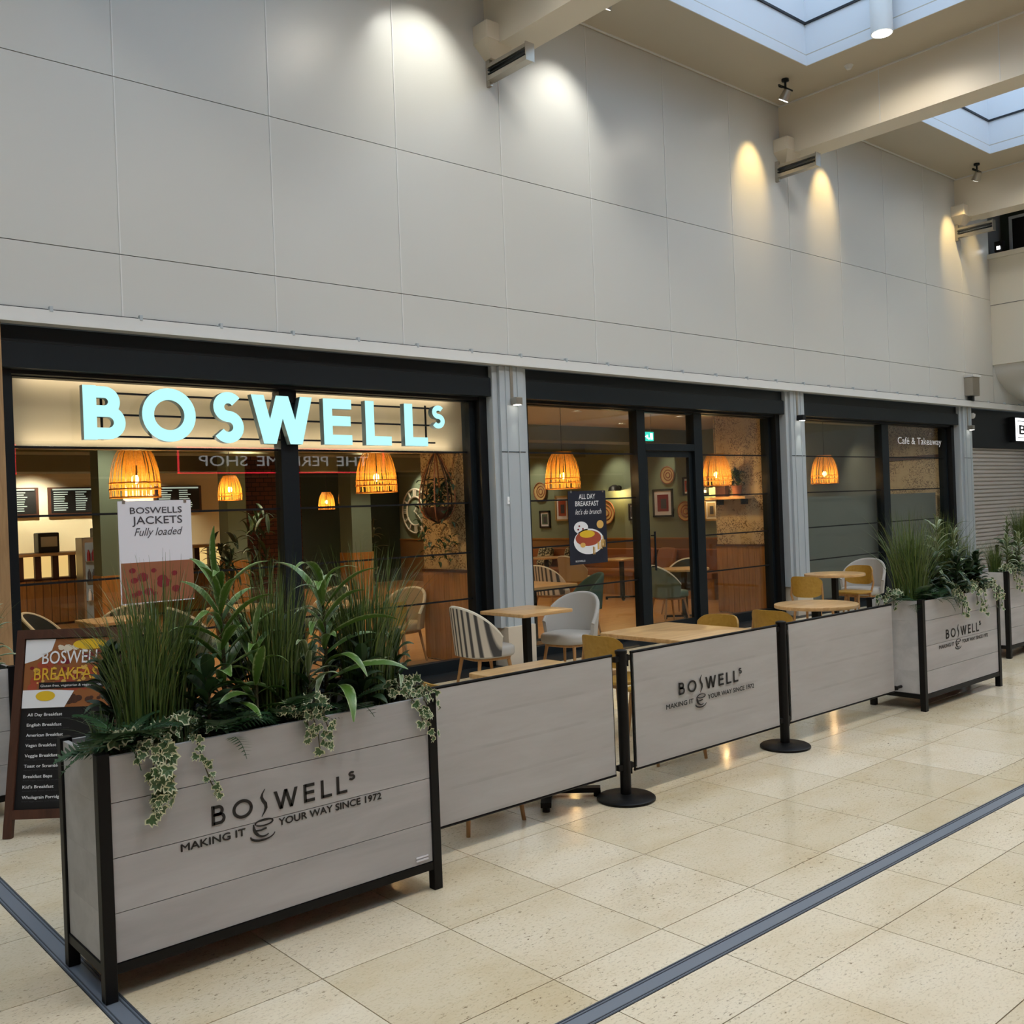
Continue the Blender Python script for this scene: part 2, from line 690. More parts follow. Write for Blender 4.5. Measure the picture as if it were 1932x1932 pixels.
def glyph(ch, W, H, t):
    """strokes of a geometric sans capital in a W x H box with stem t"""
    h = t / 2
    if ch == 'B':
        m_ = H * .53
        r1, r3 = (H - m_) / 2, m_ / 2
        a, c = W * .88 - h, W - h
        up_ = [(h, H - h)] + arc(a - (r1 - h / 2), m_ + r1 - h / 2, r1 - h / 2, r1 - h / 2, 90, -90) + [(h, m_)]
        lo = [(h, m_)] + arc(c - (r3 - h / 2), r3 + h / 2, r3 - h / 2, r3 - h / 2, 90, -90) + [(h, h)]
        return [([(h, 0), (h, H)], t), (up_, t * .9), (lo, t * .9)]
    if ch == 'O':
        return [(arc(W / 2, H / 2, W / 2 - h, H / 2 - h, 0, 366, 44), t)]
    if ch == 'S':
        r1, r3 = (H - t) * .235, (H - t) * .265
        u = arc(W / 2 + W * .02, H - h - r1, W / 2 - h - W * .03, r1, 35, 262, 18)
        l = arc(W / 2, h + r3, W / 2 - h, r3, 82, -148, 18)
        return [(u + l, t)]
    if ch == 'W':
        hw = t * 1.08
        xs_ = [(0, W * .285 - hw / 2), (W * .5 - hw / 2, W * .285 - hw / 2), (W * .5 - hw / 2, W * .715 - hw / 2), (W - hw, W * .715 - hw / 2)]
        return [([(a, H), (a + hw, H), (b2 + hw, 0), (b2, 0)], None) for a, b2 in xs_]
    if ch == 'E':
        return [([(h, 0), (h, H)], t), ([(h, H - h), (W, H - h)], t), ([(h, H * .52), (W * .96, H * .52)], t), ([(h, h), (W, h)], t)]
    if ch == 'L':
        return [([(h, 0), (h, H)], t), ([(h, h * .9), (W, h * .9)], t * .9)]


def strokes_mesh(strokes, x, z, y0, y1):
    b_ = MB()
    for pts, w in strokes:
        for q in stroke(pts, w):
            b_.prism([(x + p.x, z + p.y) for p in q], y0, y1)
    return b_


def text_mesh(s, width, height, depth=.002, shear=0, bold=0, fat=0):
    """flat lettering in the x-z plane facing -y, fitted to width x cap height"""
    cu = bpy.data.curves.new('lettering', 'FONT')
    cu.body = s
    cu.shear = shear
    cu.offset = bold
    cu.resolution_u = 3
    to = bpy.data.objects.new('lettering', cu)
    me = bpy.data.meshes.new_from_object(to)
    bpy.data.objects.remove(to)
    vs = [v.co.copy() for v in me.vertices]
    fs = [tuple(p.vertices) for p in me.polygons]
    bpy.data.meshes.remove(me)
    x0, x1 = min(v.x for v in vs), max(v.x for v in vs)
    sx = width / (x1 - x0)
    sz = height / .73
    b_ = MB()
    for k, (ox, oz) in enumerate(((0, 0), (-fat, 0), (fat, 0), (0, -fat), (0, fat)) if fat else ((0, 0),)):
        b_.add([((v.x - x0) * sx + ox, -depth - k * .0001, v.y * sz + oz) for v in vs], fs)
    return b_


def put_text(name, s, x, y, z, width, height, m, parent, **kw):
    b_ = text_mesh(s, width, height, **kw)
    b_.v = [(p[0] + x, p[1] + y, p[2] + z) for p in b_.v]
    return b_.build(name, m, parent)


def logo(parent, x, y, z, s=1.0, m='black_print'):
    """cafe logo: wordmark with a swirl for the s, tagline and cup emblem; x, z = lower left of the B"""
    b_ = MB()
    H = .074

    def put(strokes, dx, dz):
        for pts, w in strokes:
            for q in stroke(pts, w):
                b_.prism([(x + (dx + p.x) * s, z + (dz + p.y) * s) for p in q], y - .0025, y)
    t = .0125
    wm = MB().bx(x, x + .001 * s, y - .001, y, z, z + .001).build('wordmark', m, parent)

    def letter(strokes, dx, dz):
        b_.v, b_.f = [], []
        put(strokes, dx, dz)
        b_.build('letter', m, wm)
    letter(glyph('B', .056, H, t), 0, 0)
    letter(glyph('O', .084, H, t * .95), .085, 0)
    sw = [(.022, .094), (.010, .078), (.006, .064), (.012, .05), (.022, .036), (.024, .02), (.016, .004), (.004, -.012)]
    letter([(sw, [.001, .005, .011, .013, .013, .011, .006, .001])], .202, 0)
    letter(glyph('W', .106, H, t), .261, 0)
    letter(glyph('E', .05, H, t), .394, 0)
    letter(glyph('L', .05, H, t), .474, 0)
    letter(glyph('L', .05, H, t), .548, 0)
    letter(glyph('S', .033, .038, .0085), .606, .046)
    b_ = MB()
    put([(arc(.215, -.036, .038, .012, 200, -150, 22), .005)], 0, 0)
    put([(arc(.212, -.040, .042, .05, 175, 300, 16), [.004, .006, .009, .011, .012, .012, .012, .011, .01, .009, .008, .007, .006, .005, .004, .003, .002])], 0, 0)
    put([([(.178, -.062), (.2, -.064), (.225, -.060)], .006)], 0, 0)
    put([(arc(.208, -.082, .052, .022, 180, 355, 16), [.004, .006, .008, .009, .009, .009, .009, .008, .008, .007, .006, .005, .004, .004, .003, .002, .002])], 0, 0)
    b_.build('cup_emblem', m, parent)
    put_text('tagline', 'MAKING IT', x - .124 * s, y, z - .067 * s, .258 * s, .029 * s, m, parent, fat=.0012 * s)
    put_text('tagline', 'YOUR WAY SINCE 1972', x + .278 * s, y, z - .064 * s, .487 * s, .029 * s, m, parent, fat=.0012 * s)


# ================================================================== SETTING
WY = 8.10          # cladding plane
GY = 8.40          # glazing plane
CZ = 7.39          # mall ceiling
BAYX = [-4.0, 1.55, 7.10, 12.64, 18.18, 23.7]      # beam / pillar lines

# ---- floor with stone tiles
fl = MB().bx(-9, 27, -5.2, 8.34, -.12, -.004).build('floor', 'grout')
struct(fl, 'polished cream limestone tiled mall floor')
TX, TY, T0X, T0Y, GAP = .593, .611, 1.799, 2.006, .0045
DRX, DRY = (1.128, 1.216), (2.300, 2.392)


def project(x, y, z):
    d = Vector((x, y, z - CAMH))
    w = d.dot(fw)
    return (966 + FPX * d.dot(r2) / w, 966 - FPX * d.dot(u2) / w, w) if w > .1 else None


pieces = []
for i in range(-18, 43):
    for j in range(-12, 11):
        xs = [(T0X + i * TX, T0X + (i + 1) * TX)]
        ys = [(T0Y + j * TY, min(T0Y + (j + 1) * TY, 7.92))]
        if ys[0][1] <= ys[0][0] or xs[0][0] > 26.3:
            continue
        for seg, (a, b2) in ((xs, DRX), (ys, DRY)):
            s0, s1 = seg[0]
            if s0 < b2 and s1 > a:
                seg[:] = [q for q in ((s0, a), (b2, s1)) if q[1] - q[0] > .01]
        for x0, x1 in xs:
            for y0, y1 in ys:
                pieces.append((x0, x1, y0, y1))


def seen_area(q):
    x0, x1, y0, y1 = q
    pr = [project(x, y, 0) for x, y in ((x0, y0), (x1, y0), (x1, y1), (x0, y1), ((x0 + x1) / 2, (y0 + y1) / 2))]
    if any(p is None for p in pr):
        return 0
    if not any(-20 < p[0] < 1952 and -20 < p[1] < 1952 for p in pr):
        return 0
    a = 0
    for k in range(4):
        p, n_ = pr[k], pr[(k + 1) % 4]
        a += p[0] * n_[1] - n_[0] * p[1]
    return abs(a) / 2


pieces.sort(key=lambda q: -seen_area(q))
tile_cache = {}
rest = MB()
for k, q in enumerate(pieces):
    x0, x1, y0, y1 = q
    w, d = x1 - x0 - GAP, y1 - y0 - GAP
    if k < 290 and seen_area(q) > 0:
        key = (round(w, 3), round(d, 3))
        if key not in tile_cache:
            tile_cache[key] = MB().bx(-w / 2, w / 2, -d / 2, d / 2, -.02, 0).mesh('tile', 'limestone')
        link('tile', tile_cache[key], fl, ((x0 + x1) / 2, (y0 + y1) / 2, 0))
    else:
        rest.bx(x0 + GAP / 2, x1 - GAP / 2, y0 + GAP / 2, y1 - GAP / 2, -.02, 0)
o = rest.build('tile_field', 'limestone', fl)
o['kind'] = 'stuff'


def drain(label, x0, x1, y0, y1, along):
    d = thing('floor_channel', label, 'floor channel', ((x0 + x1) / 2, (y0 + y1) / 2, 0))
    hx, hy = (x1 - x0) / 2, (y1 - y0) / 2
    if along == 'x':
        MB().bx(-hx, hx, -hy + .006, hy - .006, -.012, -.001).build('cover_strip', 'drain_metal', d)
        for s in (-1, 1):
            MB().bx(-hx, hx, s * hy - .006 * (s > 0), s * hy + .006 * (s < 0), -.012, .002).build('edge_rail', 'drain_dark', d)
            MB().bx(-hx, hx, s * (hy - .016) - .002, s * (hy - .016) + .002, -.01, .0012).build('groove', 'drain_dark', d)
    else:
        MB().bx(-hx + .006, hx - .006, -hy, hy, -.012, -.001).build('cover_strip', 'drain_metal', d)
        for s in (-1, 1):
            MB().bx(s * hx - .006 * (s > 0), s * hx + .006 * (s < 0), -hy, hy, -.012, .002).build('edge_rail', 'drain_dark', d)
            MB().bx(s * (hx - .016) - .002, s * (hx - .016) + .002, -hy, hy, -.01, .0012).build('groove', 'drain_dark', d)


drain('long grey metal channel cover crossing the open floor in front of the barriers', 1.216, 24, DRY[0], DRY[1], 'x')
drain('grey metal channel cover running under the left end of the nearest planter', DRX[0], DRX[1], 2.30, 7.9, 'y')

# dark threshold strip along the shopfront
o = MB().bx(1.9, 18.4, 7.925, 8.33, -.01, .004).build('trim_1', 'anthracite')
struct(o, 'dark threshold strip along the foot of the shopfront')

# ---- upper cladding wall
wb = MB().bx(-9, 24.2, WY + .03, WY + .45, 3.30, CZ).build('wall_back', 'cladding_back')
struct(wb, 'tall wall of pale grey cladding panels above the shopfront')
PX0, PDX = 2.92, 1.387
rows = [(3.385, 3.90), (3.90, 5.35), (5.35, CZ)]
pc = {}
for i in range(-9, 12):
    x0, x1 = PX0 + i * PDX, PX0 + (i + 1) * PDX
    x1 = min(x1, 19.35)
    if x1 - x0 < .05:
        continue
    for z0, z1 in rows:
        key = (round(x1 - x0, 3), z0)
        if key not in pc:
            w, h = (x1 - x0 - .007) / 2, (z1 - z0 - .007) / 2
            pc[key] = MB().bx(-w, w, 0, .03, -h, h).mesh('panel', 'cladding')
        link('panel', pc[key], wb, ((x0 + x1) / 2, WY, (z0 + z1) / 2))

for i in range(-8, 12):  # white strips paint in the light caught by the vertical joint edges
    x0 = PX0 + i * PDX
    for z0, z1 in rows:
        MB().bx(x0 - .0055, x0 + .0055, WY - .005, WY + .02, z0 + .004, z1 - .004).build('joint_highlight', 'white_trim', wb)

MB().bx(19.36, 24, WY - .001, WY + .028, 3.39, 4.3).build('panel', 'cladding', wb)

# ledge rail over the shopfront
tr = MB().bx(-9, 24, WY - .075, WY + .05, 3.265, 3.372).bx(-9, 24, WY - .09, WY - .07, 3.262, 3.285).build('trim_2', 'white_trim')
struct(tr, 'white ledge rail running over the shopfront')
MB().bx(-9, 24, WY - .018, WY - .0005, 3.372, 3.390).build('dark_ledge_strip', 'dark_line', tr)  # dark strip along the top of the rail
cm = MB().bx(-.012, .012, -.02, .02, -.012, .03).mesh('bracket', 'pillar_grey')
for i in range(-4, 27):
    link('bracket', cm, tr, (2.35 + i * .693, WY - .06, 3.372))

# left timber post
o = MB().bx(1.45, 2.0, WY - .02, WY + .30, 0, 3.262).build('timber_post', 'post_wood', bevel=.004)
struct(o, 'timber clad post at the left edge of the shopfront')
o = MB().bx(-9, 1.45, WY + .06, WY + .4, 0, 3.262).build('wall_left_front', 'anthracite')
struct(o, 'dark shopfront wall beyond the timber post')

# ---- pillars
PILX = [7.10, 12.64, 18.18]
for k, px in enumerate(PILX):
    hw = .245
    p_ = MB().bx(px - .17, px + .17, WY - .005, WY + .3, .42, 3.262).build('pillar', 'pillar_grey')
    struct(p_, ['grey steel clad pillar between the lit sign bay and the door bay', 'grey steel clad pillar right of the glass door bay', 'grey steel clad pillar beside the closed roller shutter'][k])
    for s in (-1, 1):
        MB().bx(px + s * .17 - (0 if s > 0 else .075), px + s * .17 + (.075 if s > 0 else 0), WY + .03, WY + .3, .42, 3.262).build('flange', 'pillar_grey', p_, bevel=.006)
        MB().bx(px + s * .085 - .004, px + s * .085 + .004, WY - .014, WY - .005, .42, 3.262).build('cover_seam', 'pillar_grey', p_)
    MB().bx(px - .172, px + .172, WY - .009, WY - .0045, 2.325, 2.333).build('joint_line', 'anthracite', p_)
    MB().bx(px - .02, px + .02, WY - .012, WY - .0045, 2.9, 3.262).build('conduit', 'steel', p_)
    MB().bx(px - .2, px + .2, WY - .035, WY + .3, 0, .43).build('plinth', 'plinth_stone', p_, bevel=.004)
    w = thing('wall_lamp', ['small grey downlight on the pillar right of the lit sign', 'small black downlight shining down the pillar right of the door', 'small grey downlight on the pillar beside the roller shutter'][k], 'lamp', (px + .02, WY - .01, 2.86), 0, 'pillar downlights')
    MB().bx(-.045, .045, -.10, 0, -.02, .06).build('housing', ['steel', 'anthracite_dark', 'steel'][k], w, bevel=.004)
    MB().bx(-.03, .03, -.09, -.03, -.026, -.0205).build('lens', 'lamp_white', w)
    spot('pillar_lamp_light', (px + .02, WY - .075, 2.83), (px + .02, WY - .02, 2.0), [3, 8, 2][k], (1, .97, .8), 40, .9, .02)
# small bits on the pillars and ledge
o = thing('junction_box', 'grey box with cap standing on the ledge at the far pillar', 'junction box', (18.25, WY - .06, 3.40))
MB().bx(-.14, .14, -.1, .1, .06, .40).build('case', 'steel', o, bevel=.01)
MB().bx(-.16, .16, -.12, .12, .40, .44).build('cap', 'white_trim', o)
MB().bx(-.04, .04, -.04, .04, -.03, .06).build('stem', 'anthracite', o)
o = thing('door_sensor', 'small white rectangular sensor stuck on the nearest pillar', 'sensor', (6.99, WY - .02, 1.80))
MB().bx(-.012, .012, 0, .015, -.04, .04).build('case', 'vinyl_white', o, bevel=.003)
MB().bx(-.006, .006, -.003, 0, -.02, .0).build('window', 'white_trim', o)

# ---- roller shutter housings over the three bays
BAYS = [(2.0, 6.855), (7.345, 12.395), (12.885, 17.935)]
for k, (x0, x1) in enumerate(BAYS):
    h = MB().bx(x0, x1, WY + .05, WY + .36, 2.93, 3.13).build('shutter_housing', 'anthracite', bevel=.006)
    struct(h, 'anthracite shutter housing over the ' + ['lit sign', 'glass door', 'right hand window'][k])
    MB().bx(x0, x1, WY + .09, WY + .36, 3.13, 3.262).build('top_fascia', 'anthracite', h)
    MB().bx(x0, x1, WY + .075, WY + .09, 3.125, 3.14).build('seam', 'anthracite_dark', h)
    MB().bx(x0, x1, WY + .16, WY + .34, 2.90, 2.93).build('shutter_slot', 'anthracite_dark', h)
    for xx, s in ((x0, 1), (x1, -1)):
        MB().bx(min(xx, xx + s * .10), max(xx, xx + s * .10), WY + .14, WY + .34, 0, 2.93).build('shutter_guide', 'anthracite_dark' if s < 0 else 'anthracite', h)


# ---- shop glazing
def window(name, label, x0, x1, posts, bars, panes, sill=.12, top=2.92):
    w = MB().bx(x0, x1, GY - .05, GY + .05, 0, sill).build(name, 'anthracite')
    struct(w, label)
    MB().bx(x0, x1, GY - .05, GY + .05, top - .03, 2.98).build('head_rail', 'anthracite', w)
    for a, b2 in posts:
        MB().bx(a, b2, GY - .07, GY + .07, sill, top - .03).build('mullion', 'anthracite', w, bevel=.004)
    for a, b2 in panes:
        MB().bx(a, b2, GY - .006, GY + .006, sill, top - .03).build('pane', 'shop_glass', w)
        for z in bars:
            MB().bx(a, b2, GY - .014, GY - .0065, z - .009, z + .009).build('glazing_bar', 'anthracite_dark', w)
    return w


BARZ = [.75, 1.25, 1.79]
window('window_1', 'glazing of the left bay under the lit sign', 2.10, 6.76, [(4.42, 4.60), (6.68, 6.76), (2.10, 2.13)], BARZ + [2.34],
       [(2.13, 4.42), (4.60, 6.68)])
window('window_2', 'glazing left of the glass door', 7.44, 9.39, [(7.44, 7.54), ], BARZ + [2.345], [(7.54, 9.39)])
window('window_3', 'glazing right of the glass door', 10.70, 12.30, [(12.24, 12.30)], BARZ + [2.345], [(10.70, 12.24)])
window('window_4', 'glazing of the right bay with white lettering', 12.98, 17.84, [(15.50, 15.72), (17.78, 17.84), (12.98, 13.02)], BARZ + [2.345],
       [(13.02, 15.50), (15.72, 17.78)])
d = MB().bx(9.39, 9.545, GY - .07, GY + .07, 0, 2.95).bx(10.53, 10.70, GY - .07, GY + .07, 0, 2.95).bx(9.545, 10.53, GY - .07, GY + .07, 2.39, 2.48).bx(9.545, 10.53, GY - .05, GY + .05, 2.88, 2.95).build('door_1', 'anthracite', bevel=.004)
struct(d, 'dark framed glass door with fanlight in the middle bay')
MB().bx(9.545, 10.53, GY - .006, GY + .006, 2.48, 2.88).build('pane', 'shop_glass', d)
lf = MB().bx(9.55, 9.62, GY - .025, GY + .025, .02, 2.385).bx(10.455, 10.525, GY - .025, GY + .025, .02, 2.385).bx(9.62, 10.455, GY - .025, GY + .025, 2.31, 2.385).bx(9.62, 10.455, GY - .025, GY + .025, .02, .16).build('door_leaf', 'anthracite', d)
MB().bx(9.62, 10.455, GY - .006, GY + .006, .16, 2.31).build('pane', 'shop_glass', lf)
MB().tube((9.66, GY - .07, .85), (9.66, GY - .07, 1.35), .013).tube((9.66, GY - .07, .9), (9.64, GY - .02, .9), .008).tube((9.66, GY - .07, 1.3), (9.64, GY - .02, 1.3), .008).build('pull_handle', 'anthracite', lf, True)

# ---- shop interior shell
o = MB().bx(1.9, 14.6, 8.34, 21.2, -.1, 0).bx(14.6, 18.5, 8.34, 10.2, -.1, 0).build('floor_shop', 'shop_floor')
struct(o, 'warm oak floor inside the cafe')
SCZ = 3.02
o = MB().bx(1.9, 18.5, 8.46, 21.2, SCZ, 3.2).build('ceiling_shop', 'shop_ceiling')
struct(o, 'tan ceiling inside the cafe')
for (a, b2, c_, d_, z) in ((2.0, 14.4, 11.4, 11.9, 2.78), (2.0, 14.4, 14.2, 14.8, 2.72), (2.0, 14.4, 17.4, 18.1, 2.62)):
    MB().bx(a, b2, c_, d_, z, SCZ).build('ceiling_beam', 'bulkhead_green', o)
wr = MB().bx(14.4, 14.6, 9.3, 21.2, 0, SCZ).build('wall_shop_right', 'sage')
struct(wr, 'sage green cafe wall hung with pictures and woven plates')
MB().bx(14.37, 14.4, 9.3, 21.0, .0, 1.03).build('dado_panelling', 'wood_dado_far', wr)
MB().bx(14.355, 14.4, 9.3, 21.0, 1.03, 1.06).build('dado_rail', 'dado', wr)
o = MB().bx(1.9, 14.6, 21.0, 21.2, 0, SCZ).build('wall_shop_back', 'cream')
struct(o, 'back wall of the cafe behind the counter')
MB().bx(2.0, 10.0, 20.95, 21.0, 1.2, 1.9).build('tile_splashback', 'cream_tile', o)
MB().bx(10.0, 14.38, 20.93, 21.0, 0, SCZ).build('green_section', 'dark_green', o)
o = MB().bx(1.9, 2.0, 8.45, 21.0, 0, SCZ).build('wall_shop_left', 'sage')
struct(o, 'left wall of the cafe')


def nib(name, label, x, x2, y1):
    o_ = MB().bx(x, x2, GY + .08, y1, 0, SCZ).build(name, 'wallpaper')
    struct(o_, label)
    y = GY + .08
    n = int(round((y1 - y) / .095))
    dy = (y1 - y) / n
    pm_ = MB().bx(-.022, 0, -dy / 2 + .002, dy / 2 - .002, 0, 1.0).mesh('plank', 'dado')
    for i in range(n):
        link('plank', pm_, o_, (x, y + (i + .5) * dy, .02))
    MB().bx(x - .035, x, y, y1, 1.02, 1.05).build('dado_rail', 'dark_wood', o_)
    return o_


nib('wall_nib_1', 'patterned wallpaper wall with timber dado behind the nearest pillar', 6.76, 7.40, 9.37)
nib('wall_nib_2', 'patterned wallpaper wall with timber dado right of the glass door', 12.30, 12.92, 9.36)
o = MB().bx(12.92, 13.0, 9.36, 9.6, 0, SCZ).bx(12.95, 18.5, 9.6, 9.75, 0, SCZ).build('wall_bay_back', 'film_grey')
struct(o, 'dim back wall behind the right hand window')
MB().bx(13.0, 17.8, 8.56, 8.59, .1, 1.72).build('privacy_board', 'film_grey', o)
o = MB().bx(17.86, 18.5, 8.48, 9.75, 0, SCZ).build('wall_bay_end', 'wallpaper')
struct(o, 'patterned wallpaper end wall behind the right hand window')
MB().bx(17.82, 17.86, 8.48, 9.6, 2.36, 2.42).build('picture_rail', 'dark_wood', o)
# tan bulkhead behind the lit sign
bk = MB().bx(2.0, 6.76, 8.56, 8.78, 2.35, SCZ).build('sign_bulkhead', 'soffit_tan', bevel=.004)
struct(bk, 'tan bulkhead behind the lit sign')

ls = thing('added_batten', 'added slim warm strip light above the lit sign inside the glass', 'lamp', (4.4, 8.49, 2.955))  # unseen strip light, added to brighten the bulkhead
MB().bx(-2.2, 2.2, -.015, .015, 0, .03).build('housing', 'white_trim', ls)
MB().bx(-2.18, 2.18, -.012, .012, -.006, -.0005).build('diffuser', 'lamp_white', ls)
ld = bpy.data.lights.new('added_batten_light', 'AREA')
ld.shape = 'RECTANGLE'
ld.size, ld.size_y, ld.energy, ld.color = 4.3, .03, 3.2, (1, .84, .64)
lo_ = bpy.data.objects.new('added_batten_light', ld)
COL.objects.link(lo_)
lo_.location = (4.4, 8.49, 2.945)

ls = thing('added_light_shelf', 'added dark light shelf along the foot of the bulkhead below the lit sign', 'lamp', (4.4, 8.475, 2.335))  # shelf lamp added to light the bulkhead from below
MB().bx(-2.2, 2.2, -.03, .03, 0, .014).build('shelf', 'anthracite_dark', ls)
MB().bx(-2.18, 2.18, -.012, .012, .0145, .02).build('diffuser', 'lamp_white', ls)
ld2 = ld.copy()
ld2.energy = 5.5
lo_ = bpy.data.objects.new('added_shelf_light', ld2)
COL.objects.link(lo_)
lo_.location = (4.4, 8.475, 2.362)
lo_.rotation_euler = (PI, 0, 0)

# columns and brick pier deep in the cafe
for (x, y, s, lab) in ((4.4, 13.0, .30, 'leftmost'), (7.05, 15.0, .32, 'middle'), (9.36, 15.0, .40, 'rightmost')):
    c_ = MB().bx(x - s / 2, x + s / 2, y - s / 2, y + s / 2, 0, SCZ).build('column', 'column_green')
    struct(c_, 'pale green column inside the cafe, %s of three' % lab)
    MB().bx(x - s / 2 - .015, x + s / 2 + .015, y - s / 2 - .015, y + s / 2 + .015, 0, 1.05).build('timber_dado', 'dado', c_)
o = MB().bx(7.5, 8.85, 16.0, 16.4, 0, SCZ).build('brick_pier', 'brick')
struct(o, 'dark brown brick pier inside the cafe')

# ---- mall ceiling with skylight wells and beams
SKY = [(BAYX[i] + 1.04, BAYX[i + 1] - 1.04) for i in range(5)]
SY0, SY1 = -3.6, 7.10
cb = MB()
xs = [-9]
for a, b2 in SKY:
    xs += [a, b2]
xs.append(27)
cb.bx(-9, 27, SY1, WY + .1, CZ, CZ + .15)
cb.bx(-9, 27, -5.4, SY0, CZ, CZ + .15)
for k in range(0, len(xs), 2):
    cb.bx(xs[k], xs[k + 1], SY0, SY1, CZ, CZ + .15)
ce = cb.build('ceiling', 'ceiling_paint')
struct(ce, 'pale mall ceiling pierced by deep skylights')
for i in range(5):      # flush joint strips along the panels
    for y in (8.06,):
        MB().bx(BAYX[i] + .17, BAYX[i + 1] - .17, y - .012, y + .012, CZ - (.012 if y > 8 else .004), CZ).build('ceiling_joint', 'white_trim', ce)
for k, (a, b2) in enumerate(SKY):
    wl = MB()
    t = .08
    z1 = 9.1
    for (xa, xb, ya, yb) in ((a - t, a, SY0 - t, SY1 + t), (b2, b2 + t, SY0 - t, SY1 + t), (a, b2, SY0 - t, SY0), (a, b2, SY1, SY1 + t)):
        wl.bx(xa, xb, ya, yb, CZ + .15, z1)
    w = wl.build('skylight_well', 'well_paint')
    struct(w, 'white shaft of skylight number %d counted from the left end of the mall' % (k + 1))
    lip = MB()
    for (xa, xb, ya, yb) in ((a, a + .012, SY0, SY1), (b2 - .012, b2, SY0, SY1), (a, b2, SY1 - .012, SY1)):
        lip.bx(xa, xb, ya, yb, CZ - .004, CZ + .13)
    lip.build('lip', 'well_paint', w)
    ln_ = MB()
    for (xa, xb, ya, yb) in ((a, a + .02, SY0, SY1), (b2 - .02, b2, SY0, SY1), (a, b2, SY1 - .02, SY1)):
        ln_.bx(xa, xb, ya, yb, 7.925, 7.955)
    ln_.build('dark_well_line', 'dark_line', w)  # dark line on three sides of the shaft
    for y in (5.2, 3.2, 1.2, -.8, -2.8):
        MB().bx(a, b2, y - .04, y + .04, z1 - .12, z1).build('glazing_bar', 'anthracite', w)
    MB().bx((a + b2) / 2 - .04, (a + b2) / 2 + .04, SY0, SY1, z1 - .12, z1).build('ridge_bar', 'anthracite', w)
    MB().bx(a - t, b2 + t, SY0 - t, SY1 + t, z1, z1 + .012).build('pane', 'roof_glass', w)

for k, bx_ in enumerate(BAYX):
    bo = MB().bx(bx_ - .19, bx_ + .19, -5.2, WY, 6.67, CZ).build('ceiling_beam', 'beam_paint')
    struct(bo, 'deep pale cross beam under the mall ceiling, beam %d from the left end' % (k + 1))
    MB().bx(bx_ - .205, bx_ + .205, -5.2, WY - .02, CZ - .02, CZ).build('top_bead', 'white_trim', bo)
    MB().bx(bx_ - .20, bx_ + .20, -5.2, WY - .3, 6.655, 6.672).build('soffit_plate', 'beam_paint', bo)
    for y in (1.2, 3.2, 5.0, 6.55):
        for s in (-1, 1):
            MB().bx(bx_ + s * .19 - .003, bx_ + s * .19 + .003, y - .004, y + .004, 6.68, CZ - .02).build('panel_joint', 'white_trim', bo)
    MB().bx(bx_ - .36, bx_ + .02, WY - .24, WY - .001, 6.68, 6.87).build('bearing_box', 'beam_paint', bo, bevel=.008)
    cv = MB()
    cv.add([(bx_ - .35, WY - .23, 6.68), (bx_ + .01, WY - .23, 6.68), (bx_ + .01, WY, 6.68), (bx_ - .35, WY, 6.68),
            (bx_ - .20, WY - .10, 6.55), (bx_ - .02, WY - .10, 6.55), (bx_ - .02, WY, 6.55), (bx_ - .20, WY, 6.55)],
           [(0, 1, 5, 4), (1, 2, 6, 5), (2, 3, 7, 6), (3, 0, 4, 7), (4, 5, 6, 7), (0, 3, 2, 1)])
    cv.build('bearing_cone', 'beam_paint', bo)

# ---- right end of the mall: upper bulkhead, vaulted soffit, neighbour shop
o = MB().bx(19.35, 19.6, -5.2, WY + .2, 4.11, 6.21).build('wall_right', 'bulkhead_paint')
struct(o, 'pale upper bulkhead wall at the far end of the mall')
MB().bx(19.342, 19.35, -5.2, WY, 5.24, 5.25).build('panel_joint', 'cladding_back', o)
MB().bx(19.28, 19.6, -5.2, WY + .05, 6.12, 6.21).build('coping', 'bulkhead_paint', o)
o = MB()
prof = []
for k in range(13):
    t = math.radians(90 * k / 12)
    prof.append((19.40 + 2.6 * (1 - math.cos(t)), 4.108 - .75 * math.sin(t)))
poly = prof + [(22.2, 3.36), (22.2, 4.108)]
o.prism(poly[::-1], 3.0, WY + .02)
o = o.build('soffit_vault', 'white_trim', None, True)
struct(o, 'curved white soffit below the upper bulkhead at the far end')
o = MB().bx(20.0, 20.2, -5.2, WY + .4, 6.14, CZ).build('wall_upper_office', 'dark_green')
struct(o, 'dark recessed wall of the upper floor windows at the far end')
for k, y in enumerate((7.72, 7.22, 6.72)):
    f_ = MB()
    for (a, b2, c_, d_) in ((y - .22, y - .17, 6.2, 7.0), (y + .17, y + .22, 6.2, 7.0), (y - .17, y + .17, 6.95, 7.0), (y - .17, y + .17, 6.2, 6.26)):
        f_.bx(19.92, 20.0, a, b2, c_, d_)
    f_ = f_.build('window_%d' % (5 + k), 'pillar_grey')
    struct(f_, 'grey framed upper floor window, number %d from the cladding wall' % (k + 1))
    MB().bx(19.955, 19.965, y - .17, y + .17, 6.26, 6.95).build('pane', 'anthracite_dark', f_)
o = MB().bx(19.6, 20.0, -5.2, WY + .03, 6.08, 6.14).build('floor_upper', 'film_grey')
struct(o, 'upper floor ledge at the far end')
fl_ = thing('floodlight', 'small black floodlight on the upper bulkhead coping', 'floodlight', (19.45, 7.93, 6.21))
MB().bx(-.06, .06, -.08, .08, .04, .24).build('housing', 'black_metal', fl_, bevel=.01)
MB().bx(-.07, -.061, -.03, .03, .08, .14).build('lens', 'lamp_cool', fl_)
MB().bx(-.03, .03, -.02, .02, 0, .04).build('bracket', 'black_metal', fl_)

